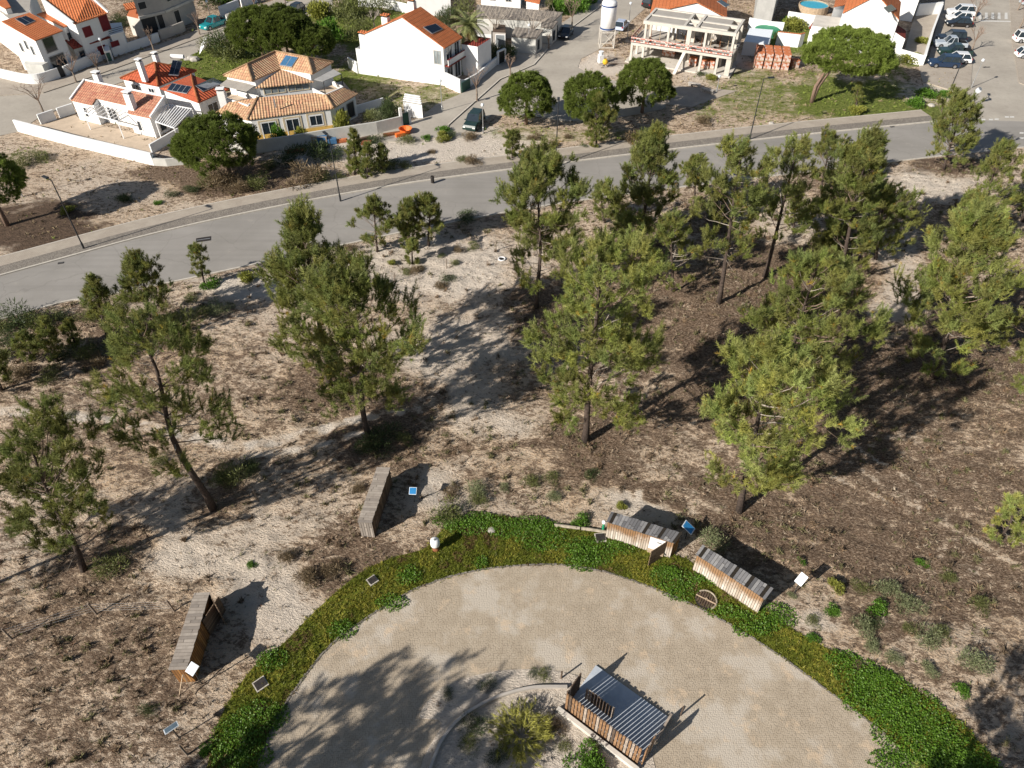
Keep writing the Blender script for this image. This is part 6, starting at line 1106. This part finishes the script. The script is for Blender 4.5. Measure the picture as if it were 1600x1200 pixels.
# ---------------------------------------------------------------- placement
def vegetation():
    P = [ # base px, top px, crown width px, crown base fraction, density, shape, tone, label
    (333, 795, 205, 500, 240, .40, .62, 'mature', .85, 'tall sparse pine with a long bare leaning trunk left of the narrow timber shed'),
    (130, 890, 45, 690, 190, .22, .8, 'mature', .75, 'dark pine cut by the left edge above the wire fence'),
    (577, 683, 530, 428, 215, .25, 1.05, 'mature', .95, 'dense pine with its bare trunk standing in dark shade above the narrow timber shed'),
    (515, 600, 468, 330, 185, .16, 1.05, 'young', .95, 'tall pine directly behind the dense pine left of the sandy clearing'),
    (838, 480, 843, 268, 172, .33, 1.6, 'mature', .95, 'round topped pine with a bare trunk at the centre, next to the road'),
    (915, 690, 940, 388, 212, .14, .95, 'mature', 1.15, 'big bright pine in the middle above the grass verge'),
    (1155, 800, 1205, 528, 192, .27, 1.05, 'mature', 1.35, 'yellow green pine whose pale trunk stands behind the blue panel'),
    (1210, 640, 1278, 415, 185, .12, .95, 'mature', 1.0, 'pine directly behind the yellow green one'),
    (1462, 590, 1515, 325, 165, .08, 1.1, 'young', 1.1, 'tall full pine near the right edge'),
    (1310, 430, 1368, 205, 145, .10, 1.15, 'young', .95, 'tall dense pine beside the road at upper right'),
    (1195, 432, 1247, 228, 125, .34, .8, 'mature', 1.0, 'pine with a slanting bare trunk on the brown litter, right of its twin'),
    (1123, 475, 1158, 235, 130, .38, .8, 'mature', 1.0, 'slender topped pine with a bare trunk casting a thin straight shadow'),
    (990, 390, 1032, 203, 130, .12, 1.15, 'young', .95, 'tall bushy pine before the road with a small dead orange branch'),
    (1085, 318, 1088, 250, 56, .1, 1.2, 'young', .95, 'small pine touching the tall bushy pine by the road'),
    (1283, 300, 1296, 212, 66, .15, 1.1, 'young', .85, 'narrow pine at the road edge left of the tall dense one'),
    (1475, 265, 1502, 153, 92, .06, 1.3, 'young', 1.0, 'conical pine standing in front of the side street junction'),
    (1535, 345, 1548, 222, 74, .1, .9, 'young', 1.05, 'thin pine right of the conical pine'), (1598, 345, 1590, 212, 70, .1, .9, 'young', .95, 'pine cut by the right edge below the junction'),
    (168, 530, 145, 438, 66, .3, 1.0, 'young', .95, 'slim pine below the road on the left with an open crown'),
    (240, 520, 214, 406, 140, .12, 1.2, 'young', .85, 'bushy dark pine below the road on the left'),
    (320, 446, 309, 385, 40, .2, 1., 'young', .85, 'small lone pine sapling against the road on the left'),
    (590, 394, 582, 314, 74, .12, 1., 'young', .95, 'open sapling pine at the road edge, leftmost of the sapling group'), (640, 392, 636, 316, 52, .1, 1.1, 'young', .85, 'narrow sapling pine in the middle of the roadside group'), (670, 382, 669, 306, 64, .1, 1.1, 'young', .95, 'sapling pine at the right end of the roadside group'), (644, 410, 643, 372, 30, .05, 1.1, 'young', 1.1, 'tiny bright sapling in front of the roadside group'),
    (985, 440, 985, 345, 100, .25, .8, 'mature', 1.0, 'short spreading pine between the central pine and the trunk pair'), (1052, 455, 1048, 345, 96, .2, .9, 'mature', 1.0, 'low wide pine left of the slender topped pine'), (945, 350, 935, 296, 60, .1, 1., 'young', .95, 'short pine between the round topped pine and the tall bushy pine'),
    (1368, 405, 1380, 300, 110, .05, 1., 'young', 1., 'broad low pine at the foot of the tall dense one'), (1290, 398, 1305, 300, 90, .1, .8, 'mature', 1.1, 'pale open pine left of the tall dense one'), (1230, 520, 1262, 392, 0, 0, 0, 0, 0, ''),
    (1500, 395, 1520, 305, 90, .1, .8, 'young', 1.1, 'thin low pine above the tall full pine at the right'), (1625, 640, 1650, 440, 150, .1, .9, 'mature', 1., 'pine beyond the right edge with a few branches in view'), (1560, 850, 1580, 778, 78, .1, .5, 'mature', 1.45, 'pale yellow green young pine low at the right edge'),
    (88, 565, 84, 500, 42, .1, 1., 'young', .95, 'small round pine on the left, below the road verge'), (50, 565, 46, 523, 46, .05, 1., 'young', .8, 'low dark pine sapling on the far left'), (2, 610, -8, 520, 60, .1, 1., 'young', .8, 'pine sapling cut by the left edge'), (120, 545, 112, 505, 30, .05, 1, 'young', .85, 'tiny sapling right of the small round pine on the left'),
    (1240, 360, 1242, 300, 56, .1, .9, 'young', .95, 'short pine hidden behind the slanting trunk pine'), (1120, 350, 1122, 290, 50, .1, 1, 'young', .95, 'short pine left of the slender topped pine crown'),
    (1335, 285, 1340, 225, 60, .1, 1, 'young', .9, 'small pine between the narrow and the tall dense roadside pines'), (820, 470, 0, 0, 0, 0, 0, 0, 0, ''),
    (555, 272, 553, 203, 36, .03, 1.3, 'young', .9, 'dark young pine in front of the villa wall, tallest of its clump'), (575, 278, 573, 225, 32, .03, 1.3, 'young', .9, 'young pine right of the tallest one before the villa wall'), (598, 272, 595, 226, 24, .03, 1.3, 'young', .9, 'slim young pine beyond the white flowering bush'), (800, 248, 802, 206, 44, .03, 1.3, 'young', .9, 'small dense conical pine on the sand above the pavement'), (932, 228, 932, 150, 58, .03, 1.3, 'young', .95, 'dense tall conical pine in front of the left of the two right round pines'), (1338, 165, 1338, 132, 24, .1, .9, 'young', 1.0, 'small pale pine under the great umbrella pine')]
    for bx, by, tx, ty, w, cb, dn, shp, tone, l in P:
        if w: pine(bx, by, tx, ty, w, cb, l, dn, shp, tone=tone)
    # pines just outside the frame that throw shade into it
    for i, (x, y, h, R) in enumerate(((-25.5, 5.5, 12.5, 4.0), (-21, 4.6, 13, 3.8), (-16.5, 3.2, 12.0, 3.6), (-22.5, .5, 13, 3.8), (13, 4.5, 13, 3.4), (17.5, 8.0, 12, 3.0), (-38, 22, 12, 3.2), (60, 42, 12, 3.5))):
        t = thing('pine_tree', Vector((x, y, 0)), None, 'pine tree', 'pines outside the frame'); auto(t, 'tall pine outside the frame casting shade into it', x*30); make_pine(t, h, R, .3, Vector((0, 0, 0)), .9, 'mature', 100+i)
    stone_pine(336, 272, 188, 134, 4.3, 'round stone pine at the left of the villa wall', seed=2, th=HT(350, 274, 190), tone=.85, dens=1.1) if False else None
    stone_pine(360, 274, 189, 126, 4.9, 'round stone pine in front of the villa wall on the left', seed=2, tone=.85, shift=(-.9, 0))
    stone_pine(822, 194, 117, 86, 5.3, 'round stone pine beside the dark green jeep', seed=3, tone=.95)
    stone_pine(925, 214, 120, 82, 5.6, 'round stone pine, left of the touching pair by the rest area', seed=4, tone=.9, shift=(-.5, .3)); stone_pine(1003, 176, 98, 88, 5.2, 'round stone pine, right of the touching pair by the rest area', seed=5, tone=.9)
    stone_pine(1268, 160, 46, 140, 4.2, 'great leaning umbrella pine with a forked trunk on the grassy slope', trunks=((-.2, 0), (.9, .3)), seed=6, tone=1.25, shift=(3.6, 1.0), th=8.6)
    stone_pine(12, 352, 246, 92, 5.0, 'stone pine with a leaning trunk on the left edge above the road', seed=7, tone=1.1, shift=(.6, 0))
    stone_pine(415, 105, 16, 96, 5.5, 'huge dark evergreen behind the villa, left part', seed=8, tone=.8, shift=(0, .5)); stone_pine(455, 108, 14, 90, 5.5, 'huge dark evergreen behind the villa, middle part', seed=9, tone=.75); stone_pine(495, 112, 42, 66, 4., 'lower evergreen at the right end of the dark clump behind the villa', seed=10, tone=.8)
    # palm
    b = G(735, 106); h = HT(735, 106, 14); t = thing('palm_tree', b, 'tall palm with a feathery crown right of the tall white gable house', 'palm'); m = MB(); m.local = True; hh = h*.72; m.tube([(0, 0, -.1), (.1, .1, hh*.5), (0, 0, hh)], [.42, .30, .34], 'bark_pale', 9); m.build('trunk', t); V_ = []; C_ = []
    for k in range(46):
        a = k*2.4; e = math.radians(75-k*2.6); L = 3.7; pts = []; p = np.array([0, 0, hh]); 
        for i in range(9): pts.append(p.copy()); ee = e-i*.17; p = p+np.array([math.cos(a)*math.cos(ee), math.sin(a)*math.cos(ee), math.sin(ee)])*L/9
        pts = np.array(pts)
        for i in range(len(pts)-1):
            for s in (0., .25, .5, .75):
                c = pts[i]*(1-s)+pts[i+1]*s; d = unit((pts[i+1]-pts[i])[None])[0]; lat = np.array([-math.sin(a), math.cos(a), 0])
                for sd in (-1, 1): tip = c+(lat*sd*.8+d*.5+np.array([0, 0, -.30]))*.85*(1-.06*i); V_.append(np.array([c-d*.05, c+d*.05, tip])); q = np.array([.23, .25, .10] if k < 36 else [.34, .23, .08])*random.uniform(.7, 1.3); C_.append(np.tile(q, (3, 1)))
    tri_obj('fronds', V_, C_, 'leaves', t)
    for i, (px, py, ty, w, l, mt) in enumerate(((745, 157, 108, 40, 'leafless street tree before the green gate of the tall gable house', 'twig'), (797, 121, 88, 26, 'leafless street tree with yellowish twigs beside the arched gate', 'twig'), (857, 76, 52, 14, 'pollarded trunk by the street near the old sheds', 'bark_pale'), (893, 45, 2, 40, 'street tree with a leafy top at the top of the side street', 'twig'), (775, 68, 15, 70, 'wide bare brown tree before the long grey roof, left of two', 'dead_twig'), (832, 70, 14, 76, 'wide bare brown tree before the long grey roof, right of two', 'dead_twig'),
        (119, 128, 88, 44, 'bare tree before the glass front of the left white house', 'twig'), (156, 118, 84, 36, 'bare tree by the meter cabin on the upper left street', 'twig'), (241, 82, 42, 18, 'thin bare tree left of the block wall on the upper left street', 'twig'), (312, 54, 20, 26, 'pale thin bare tree in front of the block wall', 'twig'), (400, 20, -18, 30, 'bare tree at the top edge left of the dark car', 'twig'), (447, 12, -20, 22, 'bare trunk at the top edge over the dark car', 'twig'), (68, 176, 130, 60, 'bare tree casting a wide shadow on the left street', 'twig'), (501, 4, -16, 20, 'thin bare trunk at the top edge right of the dark car', 'twig'),
        (1519, 37, -2, 50, 'leafless tree between the far parking bays and the side street', 'twig'), (1518, 78, 44, 36, 'leafless tree between the near parking bays and the side street', 'twig'), (1590, 16, -20, 40, 'leafless tree at the top right corner', 'twig'), (1593, 44, 6, 36, 'leafless tree right of the side street above the white van', 'twig'), (585, 45, 18, 30, 'bare brown tree behind the chimneys of the tall gable house', 'dead_twig'))):
        bare_tree(px, py, ty, w, l, mt, seed=i, twigs=16 if w > 60 else 9)
    # bright yellow-green dead looking broom on the island
    def broom(px, py, ty, R, label):
        b = G(px, py, .05); h = HT(px, py, ty); t = thing('broom_bush', b, label, 'shrub'); m = MB(); m.local = True; C = []; D = []; r = random.Random(8)
        for k in range(13):
            a = k*2.4; p = Vector((0, 0, 0)); pts = [p]
            for i in range(5): p = p+Vector((math.cos(a), math.sin(a), .7 if i < 2 else .1))*R/5; a += r.uniform(-.4, .4); pts.append(p)
            m.tube(pts, [.04, .035, .03, .02, .012, .006], 'dead_twig', 4)
            for i in range(2, 6):
                for j in range(7): C.append(np.array(pts[i])+np.random.default_rng(k*60+i*12+j).normal(0, .2, 3)); D.append(np.array([math.cos(a), math.sin(a), r.uniform(-.5, .8)]))
        m.build('branches', t); C = np.array(C); v, c = tufts(C, np.array(D), np.full(len(C), .34), np.array([[.32, .31, .07]])*RNG.uniform(.6, 1.3, (len(C), 1)), 14, .028, .8); tri_obj('foliage', [v], [c], 'leaves', t)
    broom(815, 1150, 1100, 1.5, 'wiry yellow green bush with pale bare stems on the sand island')
    # shrubs
    for px, py, w, k in ((700, 802, 56, 'olive'), (745, 768, 38, 'grey'), (745, 785, 36, 'olive'), (706, 770, 30, 'brown'), (828, 755, 34, 'olive'), (862, 750, 30, 'olive'), (790, 762, 20, 'grey'), (865, 778, 24, 'grey'), (970, 792, 18, 'yellow'), (905, 815, 30, 'green'), (925, 745, 26, 'dark')): shrub(px, py, w, k, 'on the sand above the verge')
    for px, py, w, k in ((1116, 848, 44, 'grey'),): shrub(px, py, w, k, 'between the blue panel and the closed shed', .8)
    for px, py, w, k in ((1236, 932, 16, 'grey'), (1250, 880, 14, 'green'), (1305, 920, 26, 'yellow'), (1345, 918, 30, 'olive'), (1385, 928, 40, 'grey'), (1368, 952, 34, 'green'), (1420, 950, 44, 'grey'), (1360, 975, 30, 'dark'), (1300, 955, 26, 'green'), (1270, 975, 26, 'olive'), (1345, 985, 36, 'grey'), (1360, 1012, 30, 'grey'), (1420, 985, 26, 'olive'), (1445, 1000, 42, 'grey'), (1470, 995, 30, 'olive'), (1520, 1035, 50, 'grey'), (1500, 1080, 26, 'green'), (1270, 1000, 22, 'green'), (1335, 1040, 20, 'brown'), (1450, 1050, 30, 'grey'), (1480, 900, 30, 'olive'), (1530, 950, 34, 'olive'), (1440, 880, 20, 'green'), (1395, 1030, 28, 'grey')): shrub(px, py, w, k, 'on the slope right of the verge')
    for px, py, w, k in ((372, 742, 60, 'olive'), (395, 735, 36, 'dark'), (352, 755, 40, 'olive'), (395, 885, 16, 'green'), (232, 1112, 30, 'dark'), (600, 692, 64, 'dark'), (575, 700, 40, 'dark'), (180, 885, 60, 'olive'), (110, 650, 22, 'dark'), (320, 1172, 22, 'green'), (630, 690, 30, 'olive'), (250, 720, 30, 'olive'), (560, 765, 26, 'brown'), (480, 905, 40, 'brown'), (450, 870, 30, 'brown'), (520, 890, 36, 'brown')): shrub(px, py, w, k, 'among the left pines')
    for px, py, w, k in ((737, 386, 24, 'olive'), (718, 392, 18, 'brown'), (612, 412, 14, 'yellow'), (633, 424, 22, 'olive'), (700, 440, 26, 'dark'), (690, 448, 22, 'brown'), (585, 443, 16, 'yellow'), (652, 424, 24, 'brown'), (388, 440, 28, 'yellow'), (330, 446, 30, 'green'), (345, 485, 40, 'grey'), (320, 492, 36, 'olive'), (600, 448, 30, 'dark'), (730, 345, 40, 'dark'), (690, 400, 14, 'grey'), (550, 390, 22, 'brown'), (710, 412, 18, 'olive')): shrub(px, py, w, k, 'on the sand below the road')
    for px, py, w, k in ((100, 496, 30, 'dark'), (185, 478, 34, 'olive'), (215, 470, 26, 'brown'), (5, 515, 50, 'olive'), (60, 545, 30, 'olive'), (215, 500, 36, 'olive'), (300, 470, 26, 'olive'), (30, 510, 70, 'dark'), (70, 508, 56, 'olive'), (10, 560, 50, 'olive'), (140, 500, 40, 'olive'), (130, 555, 50, 'olive'), (180, 545, 44, 'dark'), (75, 590, 40, 'olive'), (30, 590, 40, 'brown'), (20, 535, 40, 'dark'), (265, 500, 40, 'olive'), (100, 560, 34, 'dark'), (150, 570, 34, 'brown')): shrub(px, py, w, k, 'below the road at far left')
    for px, py, w, k in ((740, 256, 28, 'brown'), (722, 252, 22, 'olive'), (850, 237, 22, 'brown'), (860, 230, 22, 'brown'), (733, 216, 26, 'brown'), (705, 216, 24, 'dark'), (692, 218, 26, 'yellow'), (692, 206, 24, 'green'), (667, 218, 16, 'green'), (634, 222, 30, 'olive'), (590, 222, 30, 'dark'), (675, 238, 14, 'brown'), (634, 262, 26, 'olive'), (615, 258, 26, 'dark'), (570, 268, 46, 'grey'), (598, 268, 40, 'olive'), (532, 278, 20, 'olive'), (505, 232, 22, 'dark'), (470, 236, 24, 'dark'), (488, 246, 56, 'dark'), (520, 246, 40, 'dark'), (450, 252, 50, 'dark'), (998, 222, 44, 'brown'), (1022, 226, 24, 'brown'), (1100, 193, 26, 'brown'), (912, 230, 14, 'dark'), (888, 215, 14, 'brown'), (800, 216, 18, 'brown'), (835, 216, 20, 'brown'), (985, 300, 1, 'brown')): 
        if w > 5: shrub(px, py, w, k, 'on the sand beyond the pavement')
    for px, py, w, k in ((240, 262, 1, 'olive'), (345, 290, 54, 'brown'), (320, 285, 36, 'olive'), (370, 298, 40, 'brown'), (400, 290, 44, 'olive'), (480, 285, 60, 'brown'), (500, 280, 40, 'olive'), (200, 312, 24, 'dark'), (190, 315, 26, 'dark'), (248, 318, 14, 'green'), (270, 305, 22, 'dark'), (108, 330, 22, 'yellow'), (60, 250, 34, 'olive'), (30, 258, 40, 'olive'), (420, 262, 30, 'olive'), (300, 300, 26, 'dark')):
        if w > 5: shrub(px, py, w, k, 'on the left vacant plot')
    for px, py, w, k in ((1095, 118, 16, 'dark'), (1110, 124, 18, 'yellow'), (1275, 140, 1, 'dark'), (1445, 152, 30, 'green'), (1455, 146, 24, 'dark'), (1340, 176, 26, 'yellow'), (1478, 150, 22, 'green'), (1240, 45, 36, 'yellow'), (1233, 38, 28, 'green'), (1420, 96, 34, 'yellow'), (1400, 96, 30, 'olive'), (1215, 60, 30, 'olive'), (1376, 98, 20, 'olive'), (1250, 130, 1, 'green'), (1430, 165, 30, 'green'), (1443, 68, 22, 'yellow'), (1438, 66, 18, 'dark')):
        if w > 5: shrub(px, py, w, k, 'on the upper right plots')
    for px, py, w, k in ((582, 190, 32, 'olive'), (612, 180, 34, 'dark'), (600, 190, 36, 'grey'), (720, 115, 14, 'green'), (708, 112, 14, 'yellow'), (745, 90, 40, 'dark'), (770, 95, 44, 'dark'), (790, 92, 36, 'dark'), (755, 103, 34, 'dark'), (735, 80, 30, 'dark'), (110, 110, 20, 'dark'), (345, 88, 60, 'dark'), (370, 92, 60, 'olive'), (330, 85, 40, 'olive'), (880, 22, 36, 'green'), (905, 16, 36, 'green'), (865, 12, 30, 'olive'), (920, 8, 30, 'green'), (345, 8, 60, 'dark'), (370, 4, 50, 'green'), (330, 6, 40, 'dark'), (545, 30, 60, 'olive'), (520, 60, 44, 'green'), (590, 20, 50, 'olive'), (500, 28, 40, 'yellow'), (560, 60, 50, 'olive'), (720, 30, 50, 'olive'), (700, 40, 40, 'dark'), (205, 30, 34, 'brown'), (192, 40, 28, 'dark')): shrub(px, py, w, k, 'near the houses', .9, group='garden shrubs')
    for px, py, w, k in ((438, 226, 24, 'green'), (474, 222, 20, 'yellow'), (430, 229, 16, 'dark'), (536, 206, 26, 'yellow'), (608, 192, 30, 'dark')): shrub(px, py, w, k, 'in the villa garden behind the wall', 1.9, group='garden shrubs')
    for px, py, w, k in ((740, 1140, 46, 'dark'), (780, 1190, 40, 'dark'), (735, 1165, 40, 'olive'), (866, 1140, 34, 'brown'), (880, 1165, 30, 'olive'), (915, 1196, 60, 'green'), (850, 1058, 30, 'olive'), (835, 1054, 20, 'dark'), (700, 1085, 24, 'dark'), (925, 1165, 30, 'olive'), (760, 1070, 30, 'dark')): shrub(px, py, w, k, 'on the sand island', .6, group='shrubs on the sand island')
    scatter_scrub(); scatter_far(); verge(); weeds()
houses(); houses2(); street(); foreground(); vegetation(); finish_labels()
